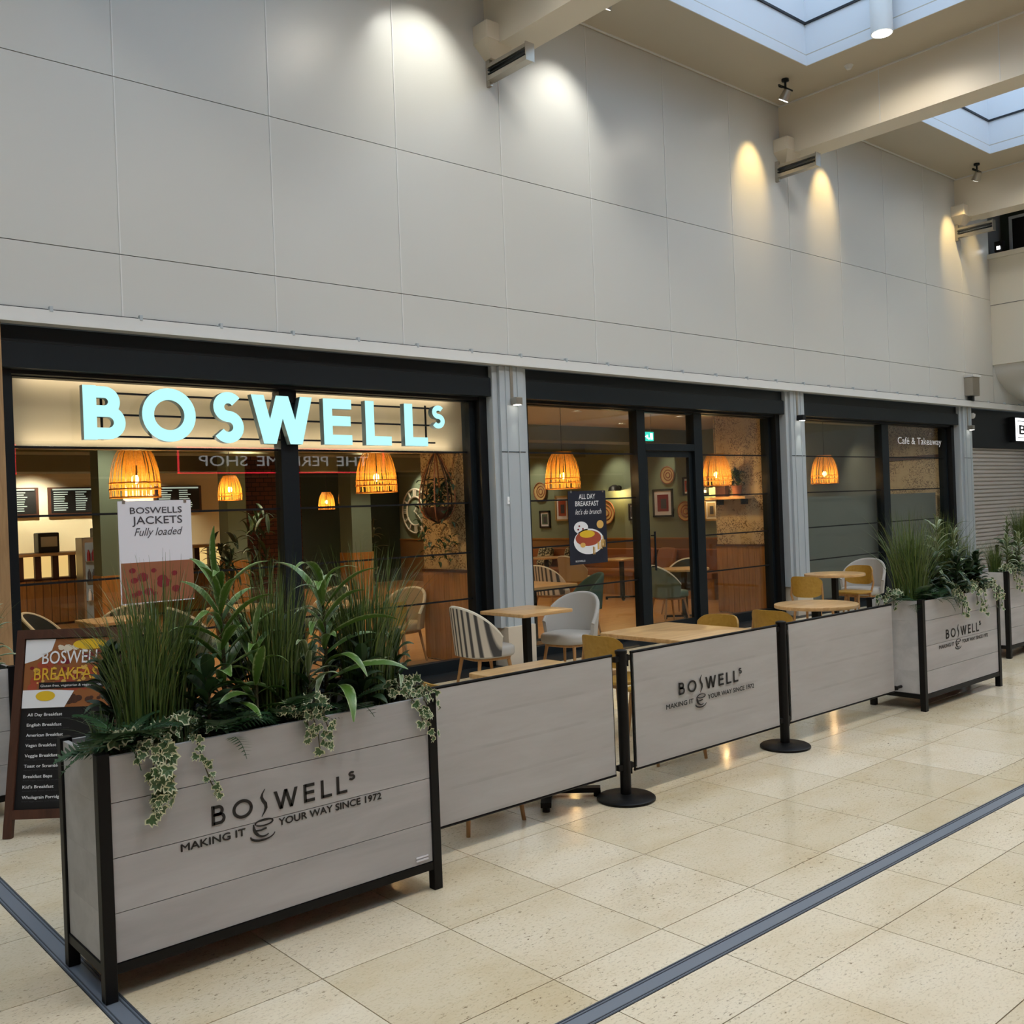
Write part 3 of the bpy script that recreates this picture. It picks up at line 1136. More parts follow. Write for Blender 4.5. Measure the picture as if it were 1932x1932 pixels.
nf = MB().bx(18.43, 24, WY + .12, WY + .4, 2.53, 3.262).build('fascia_neighbour', 'anthracite_dark')
struct(nf, 'dark fascia over the closed neighbouring shop')
rs = MB()
z = .02
while z < 2.53:
    rs.add([(18.43, WY + .20, z), (24, WY + .20, z), (24, WY + .165, z + .02), (18.43, WY + .165, z + .02), (24, WY + .165, z + .055), (18.43, WY + .165, z + .055), (24, WY + .20, z + .075), (18.43, WY + .20, z + .075)],
           [(0, 1, 2, 3), (3, 2, 4, 5), (5, 4, 6, 7)])
    z += .075
t_ = thing('roller_shutter', 'closed pale roller shutter under the dark neighbouring fascia', 'roller shutter', (0, 0, 0))
rs.build('slat_curtain', 'shutter_curtain', t_)
MB().bx(18.43, 24, WY + .15, WY + .22, 0, .05).build('bottom_bar', 'steel', t_)
MB().bx(18.43, 18.5, WY + .12, WY + .24, 0, 2.53).build('guide_rail', 'pillar_grey', t_)
sg = thing('lightbox_sign', 'white lit sign box cut off by the right edge on the dark fascia', 'sign', (20.28, WY + .12, 2.665))
MB().bx(0, 3.0, -.12, 0, 0, .49).build('case', 'anthracite_dark', sg)
MB().bx(.02, 2.98, -.126, -.12, .02, .47).build('lit_face', 'sign_white', sg)
MB().bx(.10, 2.9, -.129, -.126, .40, .415).bx(.10, 2.9, -.129, -.126, .075, .09).bx(.10, .115, -.129, -.126, .09, .40).build('printed_border', 'black_print', sg)
put_text('lettering', 'BOOKS', .16, -.127, .15, 2.2, .19, 'black_print', sg, bold=.02)
o = thing('security_camera', 'small white dome camera on the far side of the last pillar', 'camera', (18.5, WY + .05, 3.12))
MB().lathe([(.06, .03), (.06, 0), (.05, -.035), (.03, -.055), (0, -.06)], 16).build('dome', 'white_trim', o, True)
MB().bx(-.03, .03, -.03, .06, .03, .05).build('mount', 'white_trim', o)

# ---- rest of the mall hall (behind and beside the viewer)
o = MB().bx(-9, 27, -5.4, -5.2, 0, CZ).build('wall_front', 'cladding')
struct(o, 'opposite side of the mall behind the viewer')
MB().bx(-8, 26, -5.2, -5.16, .1, 2.7).build('shop_glazing', 'anthracite', o)
MB().bx(-8, 26, -5.2, -5.1, 2.75, 3.5).build('shop_fascia', 'anthracite_dark', o)
o = MB().bx(-9.2, -9, -5.4, WY + .5, 0, CZ).build('wall_left', 'cladding')
struct(o, 'end wall of the mall far to the left')
o = MB().bx(24, 24.2, -5.4, WY + .5, 0, 4.5).build('wall_right_lower', 'cladding')
struct(o, 'end wall of the mall at ground level')
ns = thing('shop_sign', 'white lettered shop sign in a red lit outline on the opposite fascia', 'sign', (9.0, -5.1, 2.8))
fr_ = MB()
for (a, b2, c_, d_) in ((0, 5.6, 0, .03), (0, 5.6, .59, .62), (0, .03, 0, .62), (5.57, 5.6, 0, .62)):
    fr_.bx(a, b2, 0, .04, c_, d_)
fr_.build('red_outline', 'neon_red', ns)
for wd, xs_, ww in (('THE', 5.1, .95), ('PERFUME', 3.9, 1.95), ('SHOP', 1.7, 1.2)):
    tm = text_mesh(wd, ww, .26)
    tm.v = [(xs_ - p[0], .03, p[2] + .18) for p in tm.v]
    tm.build('lettering', 'sign_white', ns)
ns2 = thing('shop_sign', 'empty red lit outline sign on the opposite fascia nearer the left end', 'sign', (-1.0, -5.1, 2.8))
fr_ = MB()
for (a, b2, c_, d_) in ((0, 6.6, 0, .03), (0, 6.6, .59, .62), (0, .03, 0, .62), (6.57, 6.6, 0, .62)):
    fr_.bx(a, b2, 0, .04, c_, d_)
fr_.build('red_outline', 'neon_red', ns2)
MB().bx(.2, 6.4, -.005, 0, .1, .52).build('backing', 'anthracite_dark', ns2)

# ================================================================== MALL LAMPS
# tube downlights in the skylight wells
def tube_lamp(x, y, label):
    t_ = thing('tube_downlight', label, 'lamp', (x, y, 7.32), 0, 'tube downlights in the skylights')
    MB().lathe([(.13, 0), (.13, .62), (.11, .66), (0, .66)], 24).build('tube', 'white_trim', t_, True)
    MB().lathe([(0, -.001), (.115, -.001), (.115, -.004), (0, -.004)], 24).build('lens', 'lamp_white', t_)
    MB().bx(-.02, .16, -.02, .02, .4, .44).build('arm', 'white_trim', t_)
    spot('tube_downlight_light', (x, y, 7.30), (x, y, 0), DOWNLIGHT_W * (.42 if y > 5 else 1), (1, .89, .74), 165, .5, .11)


k = 0
for i in range(5):
    a, b2 = SKY[i]
    for (x, y) in ((b2 - .17, 5.95), (b2 - .17, 1.2), (a + .5, 1.2)):
        if i == 4 and x > 21:
            continue
        tube_lamp(x, y, 'white tube downlight, %s of the %s' % ('wall end' if y > 5 else ('near right corner' if x > (a + b2) / 2 else 'near left corner'), ['leftmost skylight', 'skylight left of the first beam', 'skylight topmost in view', 'skylight past the second beam', 'skylight by the bulkhead'][i]))


def track_spot(x, y, tgt, watts, col, label, size=62):
    s_ = thing('track_spot', label, 'spotlight', (x, y, CZ), 0, 'ceiling spots that wash the cladding')
    MB().lathe([(.05, 0), (.05, -.03), (.015, -.04), (.015, -.12), (0, -.12)], 14).build('ceiling_rose', 'anthracite', s_, True)
    MB().bar((-.16, 0, -.12), (.16, 0, -.12), .02, .02).build('cross_bar', 'anthracite', s_)
    hd = Vector((0, 0, -.22))
    d = (Vector(tgt) - Vector((x, y, CZ - .22))).normalized()
    MB().path([hd - d * .07, hd + d * .07], [.055, .075], 16).build('lamp_head', 'steel', s_, True)
    MB().path([hd + d * .071, hd + d * .073], [.065, .065], 16).build('lens', 'lamp_white', s_)
    MB().bar((-.12, .02, -.12), (-.16, -.05, -.17), .02, .02).build('side_clip', 'anthracite', s_)
    MB().bar((0, 0, -.12), (hd - d * .06), .012, .012).build('stem', 'anthracite', s_)
    spot('track_spot_light', Vector((x, y, CZ)) + hd + d * .09, tgt, watts, col, size, .9, .03)


NEU, WARM = (1, .97, .88), (1, .68, .27)
track_spot(7.95, 7.25, (7.95, 8.1, 5.9), WALLSPOT_W * 1.5, NEU, 'spotlight on the ceiling nearest the left beam', 80)
track_spot(6.05, 7.25, (6.05, 8.1, 6.0), WALLSPOT_W * 1.4, NEU, 'spotlight left of the first visible beam', 80)
track_spot(11.72, 7.50, (11.70, 8.1, 6.2), WALLSPOT_W * 1.9, WARM, 'spotlight with raised bracket left of the second visible beam', 52)
track_spot(13.55, 7.55, (13.55, 8.1, 6.2), WALLSPOT_W * 1.9, WARM, 'spotlight hidden just past the second visible beam', 50)
track_spot(17.45, 7.45, (17.8, 8.1, 6.1), WALLSPOT_W * 1.9, WARM, 'spotlight on the ceiling left of the farthest beam', 52)
track_spot(18.75, 7.5, (18.6, 8.1, 5.6), WALLSPOT_W * .9, WARM, 'spotlight past the farthest beam', 56)

# bracket luminaires under the beam bearings
def bracket_light(x, label):
    b_ = thing('bracket_luminaire', label, 'luminaire', (x - .12, WY, 6.40), 0, 'louvred bracket luminaires')
    MB().bx(-.02, .02, -.06, 0, -.13, .16).build('mounting_plate', 'steel', b_)
    bb = Vector((.0, -.05, -.06))
    e = Vector((.0, -.68, -.06))
    MB().bar(bb, e, .10, .05).build('body', 'steel', b_)
    for h in (.05, .09):
        MB().bar(bb + Vector((0, 0, h)), e + Vector((0, 0, h)), .08, .012).build('fin', 'anthracite', b_)
    MB().bar(bb + Vector((0, 0, .13)), e + Vector((0, 0, .13)), .10, .04).build('top_plate', 'steel', b_)
    MB().bx(e.x - .06, e.x + .06, e.y - .008, e.y + .004, e.z - .03, e.z + .16).build('end_cap', 'steel', b_)


for k, x in enumerate((7.05, 12.45, 18.1)):
    bracket_light(x, ['louvred grey bracket luminaire under the nearest beam end', 'louvred grey bracket luminaire under the middle beam end', 'louvred grey bracket luminaire under the farthest beam end'][k])
o = thing('smoke_sensor', 'tiny smoke sensor on the ceiling by the skylight corner', 'sensor', (12.05, 6.75, CZ))
MB().lathe([(.05, 0), (.05, -.02), (.03, -.05), (0, -.055)], 14).build('dome', 'white_trim', o, True)
MB().lathe([(.06, 0), (.06, -.006), (0, -.006)], 14).build('base', 'white_trim', o)

# ================================================================== SHOP SIGN
sgn = thing('illuminated_sign', 'large glowing pale cyan channel letter sign over the left bay', 'sign', (0, 8.24, 0))
for ch, x0, x1, z0, z1, t in (('B', 2.625, 2.965, 2.395, 2.838, .105), ('O', 3.10, 3.565, 2.388, 2.845, .10), ('S', 3.715, 4.01, 2.385, 2.84, .10), ('W', 4.09, 4.71, 2.385, 2.83, .115),
                              ('E', 4.83, 5.14, 2.388, 2.828, .095), ('L', 5.30, 5.60, 2.388, 2.826, .10), ('L', 5.765, 6.05, 2.388, 2.818, .10), ('S', 6.11, 6.275, 2.575, 2.815, .052)):
    g = glyph(ch, x1 - x0, z1 - z0, t)
    body = strokes_mesh(g, x0, z0, 0, .07).build('letter', 'sign_side', sgn)
    strokes_mesh(g, x0, z0, -.004, -.0005).build('lit_face', 'sign_face', body)
for z in (2.43, 2.612, 2.79):
    MB().bx(2.75, 6.2, .072, .092, z - .008, z + .008).build('mounting_rail', 'anthracite_dark', sgn)
for x in (2.8, 4.51, 6.1):
    MB().bx(x - .01, x + .01, .092, .10, 2.40, 2.82).build('upright', 'anthracite_dark', sgn)

# vinyl lettering on the right bay glass
vl = thing('window_lettering', 'white lettering on the glass of the right bay', 'lettering', (16.13, GY - .016, 2.58))
put_text('lettering', 'Café & Takeaway', 0, 0, 0, 1.6, .125, 'vinyl_white', vl)


# ================================================================== INSIDE THE CAFE
# rattan pendants
def make_pendant(label, loc, s=1.0, top=SCZ, group='rattan pendant lamps along the window'):
    p_ = thing('pendant_lamp', label, 'lamp', loc, 0, group)
    prof = [(.218, 0), (.222, .05), (.219, .12), (.212, .2), (.198, .28), (.175, .36), (.148, .42), (.115, .465)]
    sh = MB()

    def rad(z):
        for (r0, z0), (r1, z1) in zip(prof, prof[1:]):
            if z0 <= z <= z1:
                return r0 + (r1 - r0) * (z - z0) / (z1 - z0)
        return prof[-1][0]
    rr_ = random.Random(3)
    for layer in range(2):
        n = 28
        for k in range(n):
            a0 = 2 * PI * (k + rr_.uniform(-.25, .25) + layer * .5) / n
            wd = rr_.uniform(.010, .017)
            z0 = rr_.choice((0, 0, 0, .02, .10))
            zs = [z0 + (.465 - z0) * j / 6 for j in range(7)]
            o_ = len(sh.v)
            for z_ in zs:
                r_ = rad(z_) + layer * .004
                da = wd / r_ / 2 * (.6 + .4 * r_ / .22)
                a1 = a0 + .12 * layer * (z_ - .2)
                for q in (-1, 1):
                    sh.v.append((r_ * math.cos(a1 + q * da) * s, r_ * math.sin(a1 + q * da) * s, z_ * s))
            for j in range(6):
                sh.f.append((o_ + 2 * j, o_ + 2 * j + 1, o_ + 2 * j + 3, o_ + 2 * j + 2))
    sh.build('woven_shade', 'rattan', p_)
    rg = MB()
    for z_ in (0, .075, .13, .465):
        r_ = rad(z_) + .003
        pts = [(r_ * math.cos(2 * PI * k / 32) * s, r_ * math.sin(2 * PI * k / 32) * s, z_ * s) for k in range(33)]
        rg.path(pts, .006 * s, 5, False)
    rg.build('rim_rings', 'rattan', p_)
    MB().lathe([(0, .12), (.022, .13), (.034, .155), (.03, .18), (.018, .205), (0, .21)], 14).build('bulb', 'bulb', p_, True)
    MB().tube((0, 0, .20), (0, 0, .29), .02).build('socket', 'dark_frame', p_, True)
    MB().tube((0, 0, .29), (0, 0, top - loc[2] - .03), .004, n=6).build('cord', 'dark_frame', p_)
    MB().lathe([(.05, top - loc[2]), (.05, top - loc[2] - .03), (0, top - loc[2] - .03)], 14).build('ceiling_rose', 'dark_frame', p_)
    point('pendant_light', (loc[0], loc[1], loc[2] + .11), PENDANT_W, (1, .62, .26), .03)
    return p_


for x, lab in ((3.30, 'below the O of the lit sign'), (5.90, 'below the two L letters of the lit sign'), (8.70, 'left of the glass door above the navy poster'), (11.86, 'right of the glass door by the wallpaper'), (14.80, 'alone behind the right hand window')):
    make_pendant('glowing woven rattan pendant lamp hanging ' + lab, (x, 9.0, 1.94))
for (x, y, z, lab) in ((6.55, 14.0, 2.0, 'smaller rattan pendant lamp deep in the cafe near the counter'), (10.2, 16.6, 1.95, 'smaller rattan pendant lamp deep in the cafe by the right hand column'), (10.9, 18.6, 1.85, 'smaller rattan pendant lamp farthest back in the cafe')):
    make_pendant(lab, (x, y, z), .8, SCZ, 'small pendant lamps deep in the cafe')

# recessed downlights
dl_me = MB().lathe([(.05, 0), (.055, -.006), (.04, -.008), (0, -.006)], 14).mesh('downlight', 'lamp_white', True)
ring_me = MB().lathe([(.055, 0), (.075, -.004), (.07, -.012), (.055, -.01)], 14).mesh('trim_ring', 'white_trim', True)
k = 0
for y in (9.6, 10.8, 13.1, 15.6, 16.8, 19.0, 20.3):
    for x in (3.0, 5.2, 7.4, 9.6, 11.8, 13.7):
        if abs(y - 9.6) < .1 and x in (7.4,):
            continue
        t_ = thing('recessed_downlight', 'small round downlight recessed in the cafe ceiling', 'lamp', (x, y, SCZ - .001), 0, 'recessed downlights in the cafe ceiling')
        link('lens', dl_me, t_)
        link('trim_ring', ring_me, t_)
        k += 1
for (x, y, w) in ((3.4, 10.8, 1), (6.4, 11.0, .9), (9.2, 10.6, .6), (11.6, 10.6, .6), (4.2, 15.6, 1.5), (4.3, 12.3, .9), (6.9, 14.1, .9), (9.2, 14.0, .9), (8, 13.1, .7), (11.8, 13.1, .8), (12.8, 16.8, 1.2), (10.6, 19.0, 1)):  # cafe ceiling spots, some added without fixtures to brighten the columns
    spot('downlight_and_added_light', (x, y, SCZ - .03), (x, y, 0), SHOPSPOT_W * w, (1, .84, .62), 130, .8, .05)
for (x, y) in ((3.6, 20.2), (5.6, 20.2), (7.6, 20.2)):
    spot('counter_downlight_light', (x, y, SCZ - .03), (x, 20.7, 1.5), SHOPSPOT_W * 2.2, (1, .88, .66), 110, .8, .05)
for y in (11.9, 13.3, 15.6, 19.9):
    spot('picture_spot_light', (13.7, y, SCZ - .04), (14.4, y, 1.9), SHOPSPOT_W * (.45 if y < 19 else .9), (1, .88, .68), 70, .8, .04)
for x in (14.2, 16.6):
    spot('bay_downlight_light', (x, 9.1, SCZ - .03), (x + (.8 if x > 16 else 0), 9.1, 1.2), SHOPSPOT_W * (.45 if x > 16 else .12), (1, .85, .65), 110, .8, .04)
    t_ = thing('recessed_downlight', 'small round downlight above the right hand window, %s one' % ('left' if x < 15 else 'right'), 'lamp', (x, 9.1, SCZ - .001), 0, 'recessed downlights in the cafe ceiling')
    link('lens', dl_me, t_)
    link('trim_ring', ring_me, t_)


# pictures on the right wall (x = 14.4, facing -x)
def picture(y0, y1, z0, z1, frame, art, label):
    p_ = thing('framed_picture', label, 'picture', (14.395, (y0 + y1) / 2, (z0 + z1) / 2), 0, 'framed pictures on the sage wall')
    hy, hz, t = (y1 - y0) / 2, (z1 - z0) / 2, .035
    MB().bx(-.03, 0, -hy, hy, hz - t, hz).bx(-.03, 0, -hy, hy, -hz, -hz + t).bx(-.03, 0, -hy, -hy + t, -hz, hz).bx(-.03, 0, hy - t, hy, -hz, hz).build('frame', frame, p_)
    MB().bx(-.012, -.004, -hy + t, hy - t, -hz + t, hz - t).build('mount', 'paper_white', p_)
    MB().bx(-.016, -.012, -hy * .55, hy * .55, -hz * .6, hz * .6).build('print', art, p_)
    MB().bx(-.018, -.016, -hy * .35, hy * .2, -hz * .4, hz * .3).build('print_figure', 'print_grey', p_)


for a in ((11.93, 12.42, 1.45, 1.98, 'dark_frame', 'berry', 'black framed picture seen through the glass door'),
          (15.31, 15.63, 1.28, 1.65, 'dark_frame', 'fabric_green', 'small black framed picture left of the navy poster'),
          (14.72, 15.13, 1.42, 1.95, 'gold_frame', 'bacon', 'pale framed red picture half behind the navy poster'),
          (12.54, 12.72, 1.87, 2.25, 'dark_frame', 'print_grey', 'narrow dark framed picture left inside the glass door'),
          (12.84, 13.05, 1.40, 1.73, 'dark_frame', 'print_grey', 'narrow dark framed picture below the wall lamp by the door post'),
          (11.47, 11.68, 1.84, 2.18, 'dark_frame', 'bacon', 'small dark framed picture right inside the glass door'),
          (11.1, 11.28, 1.84, 2.25, 'dark_frame', 'print_grey', 'dark framed picture right of the door post beside the pendant'),
          (10.9, 11.2, 1.36, 1.77, 'gold_frame', 'fabric_beige', 'pale framed picture beside the wallpapered wall')):
    picture(*a)


def woven_plate(y, z, r, label):
    p_ = thing('woven_plate', label, 'wall plate', (14.395, y, z), 0, 'woven plates on the sage wall')
    MB().lathe([(0, -.012), (r * .6, -.010), (r * .8, -.02), (r, -.035), (r, -.028), (r * .8, -.008), (0, 0)], 28, ax='x').build('plate', 'straw', p_, True)
    for q in (.3, .6, .97):
        pts = [(-.014 - .02 * (q > .9), r * q * math.cos(2 * PI * k / 24), r * q * math.sin(2 * PI * k / 24)) for k in range(25)]
        MB().path(pts, .012, 5, False).build('woven_ring', 'terracotta', p_)


woven_plate(12.03, 2.235, .165, 'round woven plate high above the black framed picture')
woven_plate(11.63, 1.55, .18, 'round woven plate right inside the glass door')
woven_plate(15.57, 2.06, .20, 'round woven plate at the left edge behind the nearest pillar')
woven_plate(13.65, 1.57, .24, 'round woven plate half hidden by the navy poster')


def sconce(y, z, label):
    p_ = thing('wall_sconce', label, 'lamp', (14.395, y, z), 0, 'dark wall sconces')
    MB().tube((0, 0, 0), (-.03, 0, 0), .05).build('back_plate', 'dark_frame', p_, True)
    MB().path([(-.03, 0, 0), (-.09, 0, .03), (-.13, 0, .02)], .01).build('arm', 'dark_frame', p_, True)
    MB().lathe([(.03, .06), (.10, .02), (.13, -.06), (.125, -.06), (.095, .012), (.025, .05)], 18, (-.15, 0, 0)).build('shade', 'dark_frame', p_, True)
    MB().lathe([(0, -.06), (.03, -.04), (.03, 0), (0, .02)], 12, (-.15, 0, 0)).build('bulb', 'bulb', p_, True)
    point('sconce_light', (14.22, y, z - .09), 12, (1, .66, .28), .03)


sconce(13.28, 2.05, 'dark dome wall lamp glowing left of the door post')
sconce(11.05, 2.02, 'dark dome wall lamp glowing beside the wallpapered wall')

# wall clock
ck = thing('wall_clock', 'large skeleton wall clock with roman numerals on the far green wall', 'clock', (14.39, 20.2, 1.755))
for r_ in (.55, .36):
    pts = [(-.03, r_ * math.cos(2 * PI * k / 40), r_ * math.sin(2 * PI * k / 40)) for k in range(41)]
    MB().path(pts, .022, 6, False).build('ring', 'cream', ck)
nb = MB().bx(-.045, -.015, -.018, .018, .37, .54).mesh('numeral', 'cream')
nb2 = MB().bx(-.045, -.015, -.055, -.03, .37, .54).bx(-.045, -.015, .03, .055, .37, .54).bx(-.045, -.015, -.012, .012, .37, .54).mesh('numeral', 'cream')
for k in range(12):
    link('numeral', nb2 if k % 3 == 0 else nb, ck, (0, 0, 0), (2 * PI * k / 12, 0, 0))
MB().bar((-.05, 0, 0), (-.05, -.17, .22), .03, .01, (1, 0, 0)).build('hour_hand', 'cream', ck)
MB().bar((-.05, 0, 0), (-.05, -.30, -.26), .024, .01, (1, 0, 0)).build('minute_hand', 'cream', ck)
MB().tube((-.06, 0, 0), (0, 0, 0), .03).build('hub', 'cream', ck)

# exit sign
ex = thing('exit_sign', 'small glowing green running man exit sign hanging inside the door', 'sign', (10.92, 9.5, 2.69))
MB().bx(-.125, .125, -.02, .02, -.065, .065).build('case', 'exit_green', ex)
MB().bx(-.03, .0, -.024, -.02, -.03, .02).bx(-.06, -.03, -.024, -.02, -.01, .005).bx(.0, .03, -.024, -.02, -.045, -.02).build('running_figure', 'sign_white', ex)
MB().bx(.05, .10, -.024, -.02, -.045, .045).build('door_symbol', 'sign_white', ex)
for s in (-1, 1):
    MB().tube((s * .09, 0, .065), (s * .09, 0, SCZ - 2.69), .004, n=6).build('suspension_rod', 'steel', ex)

# posters hung in the windows
def fan(b_, x, z_, r_, y, n=12):
    b_.add([(x + r_ * math.cos(2 * PI * k / n), y, z_ + r_ * .8 * math.sin(2 * PI * k / n)) for k in range(n)], [tuple(range(n))])


po = thing('hanging_poster', 'white jackets poster hung on the left bay glass', 'poster', (2.917, GY - .0205, 1.02))
MB().bx(0, .632, 0, .006, 0, .873).build('sheet', 'paper_white', po)
put_text('lettering', 'BOSWELLS', .10, -.001, .765, .45, .055, 'print_grey', po, bold=.008)
put_text('lettering', 'JACKETS', .115, -.001, .675, .435, .068, 'print_grey', po, bold=.008)
put_text('lettering', 'Fully loaded', .13, -.001, .575, .42, .07, 'print_grey', po, shear=.35)
MB().bx(.01, .635, -.002, 0, .01, .35).build('photo_ground', 'terracotta', po)
bl = MB()
for k in range(16):
    fan(bl, R.uniform(.08, .56), R.uniform(.06, .32), R.uniform(.02, .05), -.003 - .0001 * k)
bl.build('photo_berries', 'berry', po)['kind'] = 'stuff'
for s in (.05, .58):
    MB().bx(s - .012, s + .012, -.004, 0, .85, .88).build('clip', 'steel', po)

pb = thing('hanging_poster', 'navy all day breakfast poster hanging left of the glass door', 'poster', (8.176, GY - .0205, 1.01))
MB().bx(0, .645, 0, .006, 0, .882).build('sheet', 'paper_navy', pb)
put_text('lettering', 'ALL DAY', .18, -.001, .785, .28, .062, 'print_white', pb, bold=.01)
put_text('lettering', 'BREAKFAST', .115, -.001, .70, .40, .062, 'print_white', pb, bold=.01)
put_text('lettering', "let's do brunch", .11, -.001, .60, .45, .065, 'print_white', pb, shear=.35)


def disc(x, z, rx, rz, m, parent, name, y=-.002):
    b_ = MB()
    n = 24
    b_.add([(x, y, z)] + [(x + rx * math.cos(2 * PI * k / n), y, z + rz * math.sin(2 * PI * k / n)) for k in range(n)], [(0, 1 + (k + 1) % n, 1 + k) for k in range(n)])
    return b_.build(name, m, parent)


disc(.20, .44, .12, .075, 'print_white', pb, 'printed_plate')
for dx, dz in ((-.03, .02), (.03, -.015), (-.05, -.02)):
    disc(.20 + dx, .44 + dz, .016, .011, 'berry', pb, 'printed_berry', -.003)
disc(.53, .47, .06, .05, 'fries', pb, 'printed_cup')
disc(.33, .27, .26, .155, 'print_white', pb, 'printed_bowl', -.002)
disc(.32, .31, .22, .095, 'bacon', pb, 'printed_food', -.003)
disc(.30, .36, .13, .045, 'egg_yellow', pb, 'printed_eggs', -.004)
disc(.22, .23, .045, .03, 'fries', pb, 'printed_beans', -.004)
fb = MB()
for k in range(12):
    x = .38 + R.uniform(0, .22)
    z = .12 + (x - .38) * .6 + R.uniform(-.03, .05)
    fb.bx(x, x + .012, -.005, -.003, z - .04, z + .05)
fb.build('printed_fries', 'fries', pb)['kind'] = 'stuff'
put_text('lettering', 'BOSWELLS', .09, -.001, .03, .16, .022, 'print_white', pb)
for s in (.05, .595):
    MB().bx(s - .012, s + .012, -.004, 0, .86, .889).build('clip', 'steel', pb)

# counter, menu boards
ct = thing('service_counter', 'long timber service counter with glowing display bays at the back', 'counter', (2.6, 18.0, 0))
MB().bx(0, 6.6, .1, .8, 0, .82).build('base', 'dark_wood', ct)
MB().bx(-.05, 6.65, -.02, .85, 1.2, 1.25).build('worktop', 'tabletop', ct)
MB().bx(0, 6.6, .45, .5, .82, 1.2).build('display_back', 'display_glow', ct)
pm_ = MB().bx(-.05, .05, .03, .12, .0, .40).mesh('upright', 'dark_wood')
for k in range(24):
    link('upright', pm_, ct, (.05 + k * .282, 0, .81))
pm_ = MB().bx(-.06, .06, .075, .1, .04, .78).mesh('slat', 'dado')
for k in range(50):
    link('slat', pm_, ct, (.08 + k * .1315, 0, 0))
for k, (x0, x1) in enumerate(((4.9, 5.74), (5.92, 6.92), (8.05, 9.10))):
    mb = thing('menu_board', 'lit menu board above the counter, %s' % ['half hidden by the timber post', 'left of the first column', 'right of the large pendant'][k], 'menu board', ((x0 + x1) / 2, 20.94, 1.93), 0, 'menu boards above the counter')
    w = (x1 - x0) / 2
    MB().bx(-w, w, -.05, 0, 0, .56).build('frame', 'dark_wood', mb)
    MB().bx(-w + .05, w - .05, -.056, -.05, .04, .52).build('panel', 'paper_black', mb)
    MB().bx(-w + .08, w - .08, -.08, -.056, .50, .53).build('picture_light', 'lit_board', mb)
    ln_ = MB()
    for c_ in range(2):
        for r_ in range(9):
            xs0 = -w + .10 + c_ * (w - .08)
            ln_.bx(xs0, xs0 + (w - .22) * R.uniform(.6, 1), -.058, -.056, .09 + r_ * .045, .09 + r_ * .045 + .02)
    ln_.build('printed_lines', 'lit_board', mb)
for k, (x, w, h) in enumerate(((3.4, .30, .3), (5.2, .35, .35), (6.1, .22, .4), (7.0, .4, .3))):
    a_ = thing('counter_appliance', ['dark coffee machine leftmost on the service counter', 'dark oven like appliance right of the coffee machine on the counter', 'tall narrow dark grinder on the service counter', 'wide dark appliance rightmost on the service counter'][k], 'appliance', (x, 18.55, 1.25))
    MB().bx(-w / 2, w / 2, -.15, .15, 0, h).build('body', 'dark_frame', a_, bevel=.02)
    MB().bx(-w / 2 + .04, w / 2 - .04, -.156, -.15, h * .3, h * .8).build('front_panel', 'steel', a_)
fr_ = thing('reflection_chiller', 'tall drinks chiller added before the counter where a reflected lit window shows', 'chiller', (5.55, 16.9, 0))  # chiller stands in for a pale reflected column of light
MB().bx(-.28, .28, -.05, .3, 0, 1.5).build('cabinet', 'steel', fr_, bevel=.01)
MB().bx(-.24, .24, -.056, -.05, .15, 1.42).build('pale_interior', 'plate_blue', fr_)
for z in (.45, .78, 1.1):
    MB().bx(-.24, .24, -.09, -.056, z, z + .015).build('shelf', 'steel', fr_)
    bt = MB()
    for k in range(6):
        bt.lathe([(.026, z + .016), (.026, z + .14), (.01, z + .18), (.01, z + .2), (0, z + .2)], 8, (-.19 + k * .076, -.07, 0))
    bt = bt.build('bottles', ('berry', 'paper_white', 'print_grey')[int(z * 3) % 3], fr_, True)
    bt['kind'] = 'stuff'

# shelf with potted plant on the second wallpaper wall
sh = thing('wall_shelf', 'short timber shelf on the wallpaper right of the glass door', 'shelf', (12.30, 9.0, 1.75))
MB().bx(-.20, -.001, -.33, .33, -.02, .02).build('board', 'oak', sh, bevel=.004)
for y in (-.22, .22):
    MB().bx(-.15, -.001, y - .012, y + .012, -.10, -.02).build('bracket', 'black_metal', sh)


# ------------------------------------------------------------------ foliage builders
def grass_mesh(seed, n=150, h=.62, spread=.10, lean=.45, w=.007):
    rr_ = random.Random(seed)
    b_ = MB()
    for _ in range(n):
        az = rr_.uniform(0, 2 * PI)
        r0 = spread * math.sqrt(rr_.random())
        bx_, by_ = r0 * math.cos(az), r0 * math.sin(az)
        ln_ = h * rr_.uniform(.6, 1.12)
        le = lean * rr_.uniform(.05, 1) ** 1.3 * (1.8 if rr_.random() < .12 else 1)
        az2 = az + rr_.uniform(-.7, .7)
        dx, dy = math.cos(az2), math.sin(az2)
        sx, sy = -dy, dx
        tw = rr_.uniform(-.8, .8)
        sx, sy = sx * math.cos(tw) + dx * math.sin(tw), sy * math.cos(tw) + dy * math.sin(tw)
        o_ = len(b_.v)
        ns_ = 6
        for k in range(ns_ + 1):
            t = k / ns_
            off = le * ln_ * t ** 2.2
            z_ = ln_ * (t - .32 * le * t ** 3)
            ww = w * (1 - t ** 1.6) + .0006
            b_.v.append((bx_ + dx * off - sx * ww / 2, by_ + dy * off - sy * ww / 2, z_))
            b_.v.append((bx_ + dx * off + sx * ww / 2, by_ + dy * off + sy * ww / 2, z_))
        for k in range(ns_):
            a = o_ + 2 * k
            b_.f.append((a, a + 1, a + 3, a + 2))
    return b_


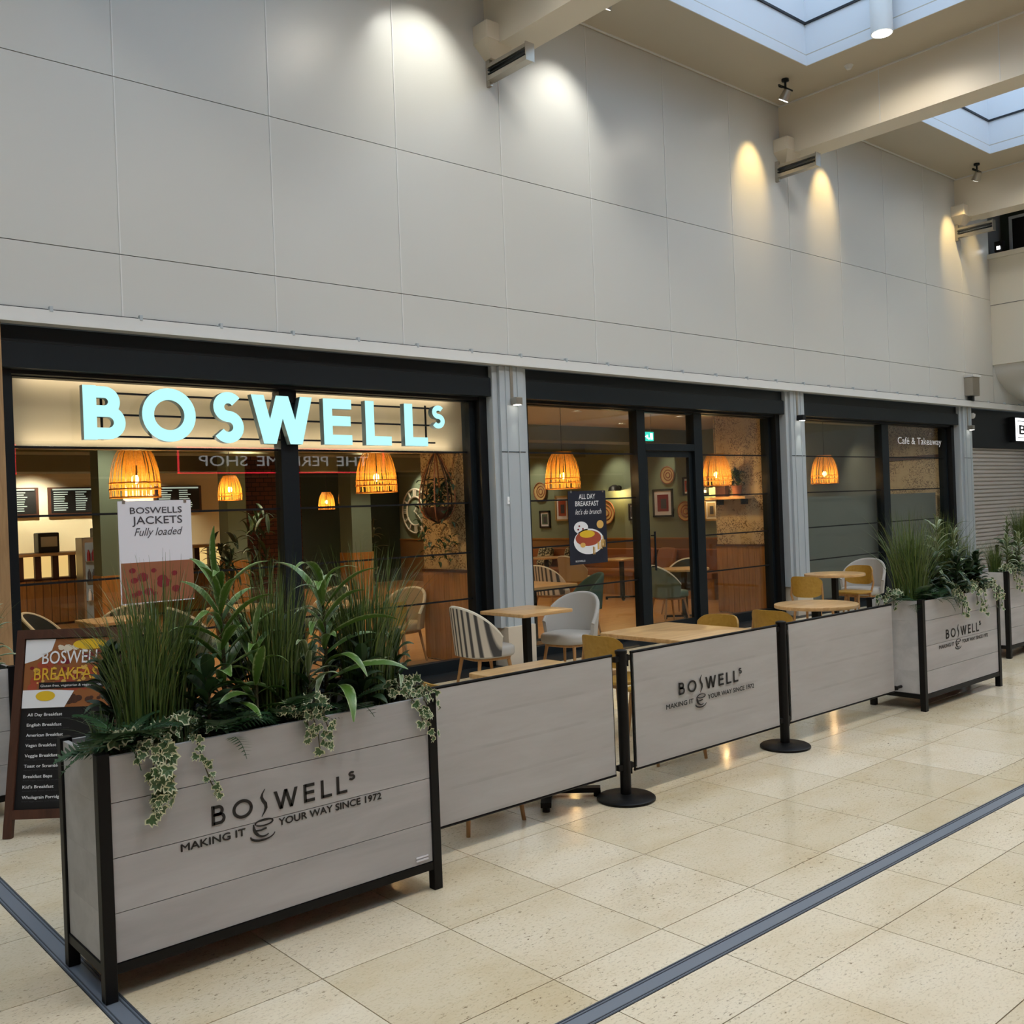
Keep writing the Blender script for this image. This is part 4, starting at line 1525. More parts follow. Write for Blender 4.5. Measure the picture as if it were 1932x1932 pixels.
def broad_leaf_mesh(L_=.34, W_=.055, droop=.5, curl=.35):
    """leaf along +x rising in z, midrib groove; rim attribute 0 at the midrib, 1 at the margin"""
    b_ = MB()
    n = 9
    b_.rim = []
    for i in range(n + 1):
        t = i / n
        x = L_ * (t - droop * .22 * t ** 3)
        z_ = L_ * (curl * t - droop * t ** 2.1)
        w = W_ * (math.sin(PI * min(1, t * .93 + .05)) ** .75) * (1 - .12 * t)
        for q in (-1, -.5, 0, .5, 1):
            b_.v.append((x, q * w / 2, z_ + abs(q) * w * .22))
            b_.rim.append(abs(q) ** 1.0)
    for i in range(n):
        for j in range(4):
            a = i * 5 + j
            b_.f.append((a, a + 5, a + 6, a + 1))
    return b_


def ivy_leaf_mesh(r=.026):
    out = [(0, -.15), (.5, -.35), (.95, .05), (.55, .35), (.62, .95), (.22, .78), (0, 1.35), (-.22, .78), (-.62, .95), (-.55, .35), (-.95, .05), (-.5, -.35)]
    b_ = MB()
    c_ = (0, .25)
    b_.v = [(c_[0] * r, .004, c_[1] * r)]
    b_.rim = [0]
    for k in (.6, 1.0):
        for x, z_ in out:
            b_.v.append(((c_[0] + (x - c_[0]) * k) * r, .004 * (1 - k), (c_[1] + (z_ - c_[1]) * k) * r))
            b_.rim.append(.15 if k < 1 else 1)
    n = len(out)
    for k in range(n):
        j = (k + 1) % n
        b_.f.append((0, 1 + k, 1 + j))
        b_.f.append((1 + k, 1 + n + k, 1 + n + j, 1 + j))
    return b_


def frond_mesh(L_=.26, n=15, droop=.7):
    b_ = MB()
    pts = []
    for i in range(n + 1):
        t = i / n
        pts.append(Vector((L_ * (t - .15 * droop * t ** 3), 0, L_ * (.55 * t - droop * t ** 2))))
    b_.path(pts, .0016, 4, False)
    for i in range(1, n):
        t = i / n
        ln_ = L_ * .30 * math.sin(PI * (t * .9 + .1)) ** .8
        for s in (-1, 1):
            p = pts[i]
            tip = p + Vector((ln_ * .45, s * ln_, -ln_ * .12))
            wv_ = Vector((L_ / n * .42, 0, 0))
            b_.add([p - wv_, p + wv_, (p + tip) / 2 + wv_ * .9, tip, (p + tip) / 2 - wv_ * .7], [(0, 1, 2, 3, 4)])
    return b_


GRASS = [grass_mesh(11 + k, 330, .70, .115, .42).mesh('blades', 'grass_blade') for k in range(3)]
GRASS_LOW = [grass_mesh(31 + k, 60, .20, .05, .9, .006).mesh('blades', 'pale_leaf') for k in range(2)]
BROAD = [broad_leaf_mesh(.34, .06, .45, .6), broad_leaf_mesh(.30, .055, .8, .6), broad_leaf_mesh(.27, .06, .25, .9)]
BROAD = [b_.mesh('leaf', 'broad_leaf', True) for b_ in BROAD]
PALE = [b_.mesh('leaf', 'pale_leaf', True) for b_ in (broad_leaf_mesh(.22, .028, .8, .6), broad_leaf_mesh(.19, .026, .5, .7))]
DARK = [b_.mesh('leaf', 'dark_leaf', True) for b_ in (broad_leaf_mesh(.13, .045, .6, .6), broad_leaf_mesh(.11, .05, .3, .7))]
IVY = ivy_leaf_mesh().mesh('leaf', 'ivy_leaf')
FROND = [frond_mesh(.26).mesh('frond', 'fern_leaf'), frond_mesh(.22, 13, .9).mesh('frond', 'fern_leaf')]


def joined(name, items, m, parent):
    """many small leaves too small to pick apart: items = (mesh, matrix)"""
    b_ = MB()
    b_.rim = []
    for me, mx in items:
        o_ = len(b_.v)
        b_.v += [tuple(mx @ v_.co) for v_ in me.vertices]
        b_.f += [tuple(i + o_ for i in p.vertices) for p in me.polygons]
        at = me.attributes.get('rim')
        b_.rim += [d_.value for d_ in at.data] if at else [0] * len(me.vertices)
    o_ = b_.build(name, m, parent)
    o_['kind'] = 'stuff'
    return o_


def leaf_mx(loc, az, pitch, roll, s):
    return Matrix.Translation(loc) @ Euler((roll, -pitch, az), 'XYZ').to_matrix().to_4x4() @ Matrix.Scale(s, 4)


def grass(loc, label, k=0, s=1.0, rz=0, group=None, low=False):
    g = thing('grass_plant', label, 'plant', loc, rz, group)
    o_ = link('blades', (GRASS_LOW if low else GRASS)[k % (2 if low else 3)], g, scale=s)
    o_['kind'] = 'stuff'
    MB().lathe([(.05 * s, 0), (.03 * s, .03), (0, .04)], 8).build('crown', 'stem_brown', g)
    return g


def broad_plant(loc, label, seed, h=.45, n=22, meshes=None, s=1.0, rz=0, group=None, parts=True, stem=.008, hang=0):
    rr_ = random.Random(seed)
    meshes = meshes or BROAD
    g = thing('leafy_plant', label, 'plant', loc, rz, group)
    MB().path([(0, 0, 0), (.01, .005, h * .5), (0, 0, h)], [stem * 1.3, stem, stem * .6], 6).build('stem', 'stem_brown', g)
    it = []
    for k in range(n):
        t = (k + .5) / n
        z_ = h * (.12 + .88 * t)
        az = k * 2.4 + rr_.uniform(-.3, .3)
        pit = math.radians(-12 + 62 * t ** 1.5 + rr_.uniform(-10, 10)) - hang
        sc = s * rr_.uniform(.75, 1.1) * (1.0 - .15 * t)
        me = rr_.choice(meshes)
        mx = leaf_mx((0, 0, z_), az, pit, rr_.uniform(-.3, .3), sc)
        if parts:
            o_ = link('leaf', me, g)
            o_.matrix_local = mx
        else:
            it.append((me, mx))
    if it:
        joined('leaves', it, meshes[0].materials[0], g)
    return g


def fern(loc, label, seed, n=11, s=1.0, group=None, arc_=(0, 2 * PI), up_=.0, parts=True):
    rr_ = random.Random(seed)
    g = thing('fern', label, 'plant', loc, 0, group)
    it = []
    for k in range(n):
        az = arc_[0] + (arc_[1] - arc_[0]) * (k + rr_.uniform(.2, .8)) / n
        mx = leaf_mx((0, 0, 0), az, math.radians(rr_.uniform(-8, 45)) + up_, rr_.uniform(-.3, .3), s * rr_.uniform(.8, 1.15))
        if parts:
            o_ = link('frond', rr_.choice(FROND), g)
            o_.matrix_local = mx
        else:
            it.append((rr_.choice(FROND), mx))
    if it:
        joined('fronds', it, 'fern_leaf', g)
    MB().lathe([(.02, -.01), (.015, .015), (0, .02)], 8).build('crown', 'stem_brown', g)
    return g


def ivy(loc, label, seed, vines, s=1.0, group=None, parts=True, bushy=14):
    """vines: list of polylines in local coords (start at the soil, over the rim, hanging)"""
    rr_ = random.Random(seed)
    g = thing('ivy_plant', label, 'plant', loc, 0, group)
    it = []
    for vn in vines:
        P = [Vector(p) for p in vn]
        MB().path(P, .0025, 5).build('vine', 'stem_brown', g)
        for a, b2 in zip(P, P[1:]):
            n = max(1, int((b2 - a).length / (.017 * s)))
            for k in range(n):
                p = a.lerp(b2, (k + rr_.random()) / n) + Vector((rr_.uniform(-.022, .022), rr_.uniform(-.022, -.002), rr_.uniform(-.01, .01))) * s
                mx = Matrix.Translation(p) @ Euler((rr_.uniform(-.5, .5), PI + rr_.uniform(-.9, .9), rr_.uniform(-.7, .7)), 'XYZ').to_matrix().to_4x4() @ Matrix.Scale(s * rr_.uniform(.6, 1.15), 4)
                it.append((IVY, mx))
    for k in range(bushy):
        p = Vector((rr_.uniform(-.11, .11), rr_.uniform(-.03, .06), rr_.uniform(.0, .06))) * s
        mx = Matrix.Translation(p) @ Euler((rr_.uniform(-1.3, .2), rr_.uniform(-PI, PI), rr_.uniform(-1, 1)), 'XYZ').to_matrix().to_4x4() @ Matrix.Scale(s * rr_.uniform(.7, 1.3), 4)
        it.append((IVY, mx))
    if parts:
        for me, mx in it:
            o_ = link('leaf', me, g)
            o_.matrix_local = mx
    else:
        joined('leaves', it, 'ivy_leaf', g)
    return g


# plant on the shelf, hanging basket, far interior plants
o = thing('potted_plant', 'dark trailing plant in a terracotta pot on the timber shelf', 'plant', (12.19, 8.88, 1.771))
MB().lathe([(.055, 0), (.075, .14), (.08, .14), (.08, .16), (.065, .16), (.055, .13), (0, .13)], 18).build('pot', 'terracotta', o, True)
rr_ = random.Random(5)
joined('leaves', [(rr_.choice(DARK), leaf_mx((rr_.uniform(-.05, .03), rr_.uniform(-.06, .06), .15 + rr_.uniform(0, .22)), rr_.uniform(0, 6.3), rr_.uniform(-.9, .9), 0, rr_.uniform(.7, 1.1))) for _ in range(70)], 'dark_leaf', o)
o = thing('lantern', 'dark timber block ornament on the shelf beside the pot', 'ornament', (12.2, 9.16, 1.771))
MB().bx(-.05, .05, -.09, .09, 0, .15).build('block', 'dark_wood', o, bevel=.01)
MB().bx(-.055, .055, -.095, .095, .15, .165).build('lid', 'dark_wood', o)

hb = thing('hanging_basket', 'tear shaped wicker hanging basket with trailing plants by the wallpaper', 'hanging basket', (6.50, 8.72, 1.58))
for k in range(8):
    a = 2 * PI * k / 8
    pts = []
    for j in range(13):
        t = j / 12
        r_ = .20 * math.sin(PI * t ** .62) ** .8 if 0 < t < 1 else 0
        pts.append((r_ * math.cos(a), r_ * math.sin(a), .80 * t))
    MB().path(pts, .008, 5).build('wicker_rib', 'terracotta' if k % 2 else 'dark_wood', hb)
MB().lathe([(.08, .04), (.15, .10), (.18, .18), (.16, .18), (.0, .16)], 16).build('bowl', 'dark_wood', hb, True)
MB().tube((0, 0, .8), (0, 0, SCZ - 1.55), .004, n=6).build('cord', 'dark_frame', hb)
rr_ = random.Random(8)
its = []
for _ in range(190):
    a, d_ = rr_.uniform(0, 6.3), rr_.uniform(.02, .23)
    zz = rr_.uniform(.18, .48) if d_ < .15 else rr_.uniform(-.45, .35)
    its.append((rr_.choice(DARK), leaf_mx((d_ * math.cos(a), d_ * math.sin(a), zz), rr_.uniform(0, 6.3), rr_.uniform(-1, .6), 0, rr_.uniform(.6, 1))))
joined('leaves', its, 'dark_leaf', hb)

for (x, y, h, lab) in ((9.95, 15.6, 1.45, 'tall dark palm standing beside the right hand column inside'), (7.0, 14.0, 1.75, 'dark bushy plant standing before the brick pier inside'), (5.9, 12.8, 1.4, 'dark climbing plant standing right of the first column inside')):
    pl = thing('indoor_plant', lab, 'plant', (x, y, 0))
    MB().lathe([(.15, 0), (.2, .4), (.18, .4), (0, .36)], 16).build('pot', 'dark_frame', pl, True)
    MB().tube((0, 0, .3), (0, 0, h * .8), .02).build('stem', 'stem_brown', pl)
    rr_ = random.Random(int(x * 10))
    joined('leaves', [(rr_.choice(BROAD), leaf_mx((rr_.uniform(-.15, .15), rr_.uniform(-.15, .15), rr_.uniform(.5, h)), rr_.uniform(0, 6.3), rr_.uniform(-.4, 1), 0, rr_.uniform(.8, 1.3))) for _ in range(60)], 'dark_leaf', pl)


# ================================================================== CHAIRS AND TABLES
def leg(b_, x, y, z1, sx, sy, r0=.018, r1=.011):
    return b_.path([(x, y, z1), (x + sx, y + sy, 0)], [r0, r1], 10)


def make_tub(fabric, rim='piping_cream'):
    t_ = thing('tub_chair', '', 'chair')
    MB().slab(superellipse(.245, .235, 32, 3.2, 0, -.02), .37, .47, .035, 4).build('seat', 'fabric_grey' if fabric == 'fabric_stripe' else fabric, t_, True)
    MB().slab(superellipse(.21, .20, 28, 3.2, 0, -.02), .345, .372, .008, 2).build('seat_frame', 'leg_oak', t_, True)

    def shell(off):
        def f(u, v):
            a = math.radians(-92 + 184 * u)          # 0 = rear (+y)
            e = abs(2 * u - 1)
            top = .83 - .27 * e ** 2.2
            z_ = .39 + (top - .39) * v
            fl_ = 1 + .16 * v * (1 - .3 * e)
            rx, ry = (.245 + off) * fl_, (.245 + off) * fl_
            return (rx * math.sin(a), ry * math.cos(a) * (.98 if math.cos(a) > 0 else .8) - .01, z_)
        return f
    b_ = MB()
    nu, nv = 32, 8
    b_.grid(shell(.035), nu, nv)
    n_ = len(b_.v)
    b_.grid(shell(0), nu, nv)
    b_.f = [q if max(q) < n_ else q[::-1] for q in b_.f]
    for i in range(nu):
        a, c_ = i * (nv + 1), (i + 1) * (nv + 1)
        b_.f.append((a, c_, c_ + n_, a + n_)[::-1])
        b_.f.append((a + nv, c_ + nv, c_ + nv + n_, a + nv + n_))
    for i in (0, nu):
        for j in range(nv):
            a = i * (nv + 1) + j
            b_.f.append((a, a + 1, a + 1 + n_, a + n_) if i == 0 else (a, a + n_, a + 1 + n_, a + 1))
    b_.build('backrest', fabric, t_, True)
    s_ = shell(.0175)
    MB().path([s_(k / 40, 1.0) for k in range(41)], .019, 8).build('piping', rim, t_, True)
    for sx in (-1, 1):
        for sy in (-1, 1):
            leg(MB(), sx * .16, sy * .15 - .01, .36, sx * .045, sy * .06).build('leg', 'leg_oak', t_, True)
    return t_


def make_ply():
    t_ = thing('ply_chair', '', 'chair')
    out = superellipse(.21, .205, 32, 3.4, 0, -.01)
    MB().slab(out, .435, .462, .010, 3).build('seat', 'mustard', t_, True)

    def back(off):
        def f(u, v):
            a = math.radians(-52 + 104 * u)
            e = abs(2 * u - 1)
            z0 = .535 + .06 * e ** 4
            z1 = .785 - .055 * e ** 5
            return ((.245 + off) * math.sin(a) * .98, .0 + (.22 + off) * math.cos(a) + .02 * v, z0 + (z1 - z0) * v)
        return f
    b_ = MB()
    nu, nv = 22, 5
    b_.grid(back(.014), nu, nv)
    n_ = len(b_.v)
    b_.grid(back(0), nu, nv)
    b_.f = [q if max(q) < n_ else q[::-1] for q in b_.f]
    for i in range(nu):
        a, c_ = i * (nv + 1), (i + 1) * (nv + 1)
        b_.f.append((a, c_, c_ + n_, a + n_)[::-1])
        b_.f.append((a + nv, c_ + nv, c_ + nv + n_, a + nv + n_))
    for i in (0, nu):
        for j in range(nv):
            a = i * (nv + 1) + j
            b_.f.append((a, a + 1, a + 1 + n_, a + n_) if i == 0 else (a, a + n_, a + 1 + n_, a + 1))
    b_.build('backrest', 'mustard', t_, True)
    for sx in (-1, 1):
        MB().path([(sx * .185, .13, .44), (sx * .20, .165, .56), (sx * .19, .155, .70)], [.014, .013, .010], 8).build('back_post', 'leg_oak', t_, True)
        for sy in (-1, 1):
            leg(MB(), sx * .155, sy * .145, .44, sx * .035, sy * .05, .017, .011).build('leg', 'leg_oak', t_, True)
    MB().bx(-.15, .15, -.145, -.125, .405, .436).bx(-.15, .15, .125, .145, .405, .436).build('apron', 'leg_oak', t_)
    return t_


def make_table(w, d_, round_=False, m='tabletop'):
    t_ = thing('round_cafe_table' if round_ else 'cafe_table', '', 'table')
    out = [(w / 2 * math.cos(2 * PI * k / 40), w / 2 * math.sin(2 * PI * k / 40)) for k in range(40)] if round_ else superellipse(w / 2, d_ / 2, 40, 26)
    MB().slab(out, .71, .742, .006, 2).build('tabletop', m, t_, True)
    MB().bx(-.032, .032, -.032, .032, .04, .70).build('column', 'black_metal', t_, bevel=.004)
    MB().bx(-.15, .15, -.15, .15, .70, .711).build('mounting_plate', 'black_metal', t_)
    for a in (PI / 4, 3 * PI / 4):
        c_, s_ = math.cos(a), math.sin(a)
        MB().bar((-.31 * c_, -.31 * s_, .04), (.31 * c_, .31 * s_, .04), .06, .028).build('foot_bar', 'black_metal', t_)
    for a in (PI / 4, 3 * PI / 4, 5 * PI / 4, 7 * PI / 4):
        MB().tube((.29 * math.cos(a), .29 * math.sin(a), 0), (.29 * math.cos(a), .29 * math.sin(a), .03), .022).build('foot_pad', 'black_metal', t_)
    return t_


E_, W_, S_, N_ = PI / 2, -PI / 2, 0, PI        # the way a chair faces: +x, -x, -y, +y
# terrace
stripe = make_tub('fabric_stripe')
place(stripe, True, (5.70, 7.02, 0), E_ - .15, 'striped tub chair at the square table by the nearest pillar', 'terrace chairs')
grey = make_tub('fabric_grey', 'fabric_grey')
place(grey, True, (6.78, 7.0, 0), W_ + .2, 'pale grey tub chair before the nearest pillar, right of the square table', 'terrace chairs')
ply = make_ply()
GP = 'terrace chairs'
place(ply, True, (5.23, 4.90, 0), E_, 'mustard plywood chair left of the square table behind the logo barrier', GP)
place(ply, False, (6.28, 4.92, 0), W_ + .05, 'mustard plywood chair right of the square table behind the logo barrier', GP)
place(ply, False, (7.17, 4.80, 0), E_, 'mustard plywood chair behind the second barrier post, left of the round table', GP)
place(ply, False, (10.38, 6.52, 0), E_ + .1, 'mustard plywood chair before the second pillar at the far terrace table', GP)
place(ply, False, (11.85, 6.85, 0), W_, 'mustard plywood chair right of the far terrace table', GP)
place(ply, False, (3.34, 4.25, 0), E_, 'mustard plywood chair hidden behind the first barrier with legs showing', GP)
place(ply, False, (12.6, 5.0, 0), E_, 'mustard plywood chair far behind the second planter near the shutter', GP)
place(grey, False, (12.35, 7.0, 0), W_ + .1, 'pale grey tub chair farthest right on the terrace, behind the grass', GP)
place(ply, False, (5.08, 4.36, 0), E_ + 1.3, 'mustard plywood chair on the near side behind the logo barrier', GP)
tb = make_table(.64, .64)
GT = 'terrace tables'
place(tb, True, (6.22, 7.0, 0), 0, 'square oak table before the nearest pillar', GT)
tb2 = make_table(.80, .84)
place(tb2, True, (5.76, 4.80, 0), 0, 'large square oak table behind the logo barrier', GT)
place(tb, False, (3.92, 4.28, 0), 0, 'square oak table tucked behind the first barrier', GT)
tr_ = make_table(.74, .74, True)
place(tr_, True, (7.92, 4.95, 0), 0, 'round oak table behind the third barrier', GT)
place(tr_, False, (11.2, 6.72, 0), 0, 'far oak table before the second pillar', GT)

# inside
GI = 'chairs inside the cafe'
teal, green, dark, beige = make_tub('fabric_teal', 'fabric_teal'), make_tub('fabric_green', 'piping_cream'), make_tub('fabric_dark', 'piping_cream'), make_tub('fabric_beige', 'piping_cream')
place(teal, True, (8.95, 9.0, 0), W_ - .5, 'teal tub chair just inside the glass left of the door', GI)
place(green, True, (10.85, 9.15, 0), E_ - .3, 'sage tub chair seen through the glass door', GI)
place(dark, True, (11.85, 9.75, 0), W_, 'dark tub chair before the wallpaper right of the door', GI)
place(beige, True, (6.38, 9.35, 0), W_ + .3, 'beige tub chair with pale piping inside the left bay', GI)
place(ply, False, (5.75, 8.75, 0), N_, 'plywood chair just inside the left bay glass', GI)
place(green, False, (6.1, 10.55, 0), W_, 'sage tub chair inside the left bay behind the beige one', GI)
place(stripe, False, (10.3, 11.0, 0), E_, 'striped tub chair deep inside behind the glass door', GI)
place(beige, False, (12.4, 12.6, 0), E_, 'beige tub chair facing the long bench inside', GI)
place(dark, False, (3.0, 10.6, 0), E_ - .6, 'dark tub chair inside at the far left near the timber post', GI)
place(stripe, False, (3.75, 10.9, 0), N_ + .3, 'striped tub chair inside behind the breakfast board', GI)
place(green, False, (4.15, 9.75, 0), E_, 'sage tub chair inside behind the nearest planter', GI)
place(ply, False, (8.0, 10.6, 0), W_, 'plywood chair inside left of the teal chair', GI)
place(beige, False, (12.3, 14.6, 0), E_, 'beige tub chair farthest along the bench', GI)
GJ = 'tables inside the cafe'
place(tr_, False, (5.72, 9.42, 0), 0, 'round table inside the left bay', GJ)
place(tb2, False, (8.35, 9.25, 0), 0, 'oak table inside the glass left of the door', GJ)
place(tr_, False, (11.4, 9.3, 0), 0, 'round table inside right of the door', GJ)
place(tb, False, (13.2, 12.2, 0), 0, 'oak table at the long bench, near the door', GJ)
place(tb, False, (13.2, 14.2, 0), 0, 'oak table at the long bench, farther back', GJ)
place(tb, False, (3.5, 10.2, 0), 0, 'oak table inside at the far left', GJ)
place(tr_, False, (4.85, 10.2, 0), 0, 'round table inside behind the nearest planter', GJ)
bn = thing('bench', 'long upholstered wall bench under the pictures', 'bench', (13.75, 10.6, 0))
MB().bx(.05, .6, 0, 6.2, 0, .36).build('base', 'dado', bn)
MB().bx(.0, .6, 0, 6.2, .36, .47).build('seat', 'leather_tan', bn, bevel=.02)
MB().bx(.48, .6, 0, 6.2, .47, .86).build('backrest', 'leather_tan', bn, bevel=.02)
for k, (y, m_, lab) in enumerate(((15.2, 'cushion_pattern', 'patterned square cushion at the left end of the bench'), (12.4, 'terracotta', 'rust cushion on the bench seen through the door'), (11.9, 'leather_tan', 'tan cushion on the bench right of the rust one'), (14.4, 'cushion_pattern', 'patterned cushion on the bench behind the navy poster'))):
    cu_ = thing('cushion', lab, 'cushion', (14.10, y, .47))
    c_ = MB().slab(superellipse(.21, .21, 28, 5), -.06, .06, .055, 4)
    o_ = c_.build('cover', m_, cu_, True)
    o_.rotation_euler = (0, math.radians(-72), 0)
    o_.location = (0, 0, .215)
    MB().path([(.0, -.18, .02), (.0, .18, .02)], .006).build('piping', 'piping_cream', cu_)


# ================================================================== PLANTERS
def make_planter(name_label, loc, Lx, Dy, H=.87, rz=0, logo_at=None, group='planters'):
    p_ = thing('planter_box', name_label, 'planter', loc, rz, group)
    t = .045
    for x in (0, Lx - t):
        for y in (0, Dy - t):
            MB().bx(x, x + t, y, y + t, 0, H + .015).build('leg', 'black_metal', p_, bevel=.003)
    for (a, b2, c_, d_) in ((t, Lx - t, .004, .038), (t, Lx - t, Dy - .038, Dy - .004), (.004, .038, t, Dy - t), (Lx - .038, Lx - .004, t, Dy - t)):
        MB().bx(a, b2, c_, d_, .095, .13).build('bottom_rail', 'black_metal', p_)

    zs = [.133, .31, .507, .705, H + .003]
    for z0, z1 in zip(zs, zs[1:]):
        for (a, b2, c_, d_) in ((t + .001, Lx - t - .001, .010, .030), (t + .001, Lx - t - .001, Dy - .030, Dy - .010)):
            MB().bx(a, b2, c_, d_, z0, z1 - .003).build('plank', 'plank_grey', p_)
        for (a, b2, c_, d_) in ((.010, .030, t + .001, Dy - t - .001), (Lx - .030, Lx - .010, t + .001, Dy - t - .001)):
            MB().bx(a, b2, c_, d_, z0, z1 - .0006).build('plank', 'plank_grey', p_)
    MB().bx(.032, Lx - .032, .032, Dy - .032, .135, .16).build('floor_panel', 'black_metal', p_)
    MB().bx(.032, Lx - .032, .032, Dy - .032, .60, H - .045).build('soil', 'soil', p_)
    if logo_at:
        logo(p_, logo_at[0], .0098, logo_at[1])
    return p_


P1 = (1.148, 3.605, 0)
pl1 = make_planter('nearest pale plank planter on black legs with a cafe logo', P1, 1.49, .46, logo_at=(.418, .535))
st_ = MB().bx(1.355, 1.42, .006, .0095, .148, .156).bx(1.355, 1.42, .006, .0095, .162, .168)
st_.build('sticker_print', 'paper_white', pl1)
P2 = (7.42, 3.705, 0)
make_planter('second pale plank planter with a cafe logo beyond the barriers', P2, 1.40, .47, .86, logo_at=(.395, .525))
make_planter('third pale plank planter cut off by the right edge', (10.28, 4.23, 0), 1.45, .46, .87)
make_planter('fourth pale planter far off before the roller shutter', (15.85, 4.9, 0), 1.6, .46, .87, PI / 2)
make_planter('pale planter at the left edge behind the breakfast board', (.10, 6.36, 0), 1.49, .46, .87)

GPn = 'plants in the nearest planter'
ZS = .825
# (x, y) in world
grass((1.50, 3.90, ZS), 'tall grass plant at the left end of the nearest planter', 0, 1.0, 0, GPn)
grass((1.40, 3.84, ZS), 'shorter grass plant left of the tall grass in the nearest planter', 2, .82, 2.2, GPn)
grass((1.98, 3.86, ZS), 'tall grass plant in the middle of the nearest planter', 1, 1.0, 1.0, GPn)
grass((2.44, 3.86, ZS), 'tall grass plant at the right end of the nearest planter', 2, 1.02, .4, GPn)
broad_plant((1.73, 3.83, ZS), 'broad leaved plant between the left and middle grasses of the nearest planter', 4, .60, 30, None, 1.05, 0, GPn)
broad_plant((1.84, 3.76, ZS), 'smaller broad leaved plant before the middle grass of the nearest planter', 14, .36, 16, None, .85, .5, GPn)
broad_plant((2.20, 3.82, ZS), 'bushy striped leaf plant right of the middle grass of the nearest planter', 9, .56, 34, PALE + BROAD[:2], 1.15, 0, GPn)
broad_plant((2.08, 3.76, ZS), 'low dark leaved plant before the middle grass of the nearest planter', 24, .26, 22, DARK + PALE, 1.2, 0, GPn)
broad_plant((2.34, 3.74, ZS), 'low dark leaved plant before the right grass of the nearest planter', 26, .24, 24, DARK, 1.3, 0, GPn)
broad_plant((1.62, 3.74, ZS), 'low dark leaved plant before the left grass of the nearest planter', 27, .26, 22, DARK, 1.3, 0, GPn)
broad_plant((2.56, 3.80, ZS), 'low striped leaf plant at the right end of the nearest planter', 28, .26, 22, PALE + DARK, 1.1, 0, GPn)
for x, y, lab, sd in ((1.66, 3.98, 'behind the left broad leaved plant', 1), (1.86, 3.98, 'behind the middle', 2), (2.12, 3.99, 'behind the striped leaf plant', 3), (2.32, 3.97, 'left of the right grass', 4), (1.32, 3.96, 'behind the left corner', 5)):
    broad_plant((x, y, ZS), 'dense dark filler shrub %s in the nearest planter' % lab, 130 + sd, .34, 46, DARK, 1.2, 0, GPn, False)
fern((1.27, 3.70, ZS + .03), 'fern spilling over the left corner of the nearest planter', 2, 13, 1.1, GPn)
fern((1.66, 3.68, ZS + .02), 'fern at the front between the two left ivies of the nearest planter', 3, 10, .95, GPn)
fern((1.92, 3.70, ZS + .02), 'fern at the front of the middle grass of the nearest planter', 6, 10, 1.0, GPn)
fern((2.24, 3.70, ZS + .02), 'fern at the front between the two right ivies of the nearest planter', 7, 10, .95, GPn)
fern((2.52, 3.92, ZS + .02), 'fern at the right end of the nearest planter', 12, 10, .9, GPn)
grass((1.52, 3.72, ZS), 'short pale grass tuft before the left grass of the nearest planter', 0, .9, 0, GPn, True)
grass((1.26, 3.82, ZS), 'short pale grass tuft at the left corner of the nearest planter', 1, 1.0, 1, GPn, True)
grass((2.02, 3.70, ZS), 'short pale grass tuft before the middle grass of the nearest planter', 1, .8, 2, GPn, True)
ivy((1.36, 3.66, ZS + .05), 'variegated ivy hanging thick at the left of the nearest planter', 1,
    [[(0, 0, 0), (-.01, -.06, .02), (-.02, -.075, -.06), (-.015, -.07, -.24)], [(0.02, 0, 0), (.03, -.065, .01), (.03, -.07, -.08), (.025, -.07, -.2)], [(0, 0, 0), (.01, -.07, .02), (.005, -.08, -.14), (-.03, -.07, -.27)], [(0, 0, 0), (-.06, -.05, .02), (-.08, -.066, -.02)], [(.02, 0, 0), (.0, -.07, .02), (.01, -.085, -.1), (0, -.08, -.2)]], 1.25, GPn, True, 24)
ivy((1.51, 3.66, ZS + .05), 'single thin ivy strand hanging left of the logo on the nearest planter', 5,
    [[(0, 0, 0), (.0, -.06, .01), (.02, -.07, -.08), (.05, -.068, -.17), (.085, -.068, -.23)]], .8, GPn, True, 8)
ivy((2.00, 3.66, ZS + .06), 'variegated ivy hanging over the logo end of the nearest planter', 3,
    [[(0, 0, 0), (.0, -.06, .02), (.02, -.072, -.06), (.03, -.07, -.15)], [(0.03, 0, 0), (.06, -.06, .0), (.075, -.07, -.08), (.07, -.07, -.14)], [(-.03, 0, 0), (-.02, -.06, 0), (-.01, -.07, -.10)], [(0, 0, 0), (-.1, -.03, .05), (-.14, -.03, .04)]], 1.0, GPn, True, 20)
ivy((2.53, 3.68, ZS + .06), 'variegated ivy spilling over the right corner of the nearest planter', 4,
    [[(0, 0, 0), (.03, -.07, .02), (.05, -.09, -.06), (.07, -.09, -.2)], [(0, 0, 0), (.07, -.05, .02), (.12, -.06, -.04), (.15, -.05, -.08)], [(-.1, 0, .02), (-.05, -.05, .03), (0, -.085, -.04), (.03, -.085, -.14)], [(0, 0, 0), (.1, 0, .02), (.17, 0, -.03)]], 1.0, GPn, True, 26)

GP2 = 'plants in the second planter'
ZS2 = .815
grass((7.72, 3.96, ZS2), 'tall grass plant at the left end of the second planter', 1, 1.05, .6, GP2)
grass((7.62, 3.86, ZS2), 'shorter grass plant at the left corner of the second planter', 0, .8, 1.6, GP2)
grass((8.40, 4.0, ZS2), 'tall grass plant at the back of the second planter', 2, 1.0, .9, GP2)
grass((8.70, 3.95, ZS2), 'thin grass plant at the right end of the second planter', 0, .7, .9, GP2)
broad_plant((8.14, 3.92, ZS2), 'bushy pale leaved plant in the middle of the second planter', 41, .60, 44, PALE, 1.1, 0, GP2, False)
broad_plant((8.36, 3.88, ZS2), 'bushy pale leaved plant right of the middle of the second planter', 42, .52, 40, PALE + DARK, 1.1, 0, GP2, False)
broad_plant((8.55, 3.84, ZS2), 'low dark plant at the right of the second planter', 43, .25, 26, DARK, 1.3, 0, GP2, False)
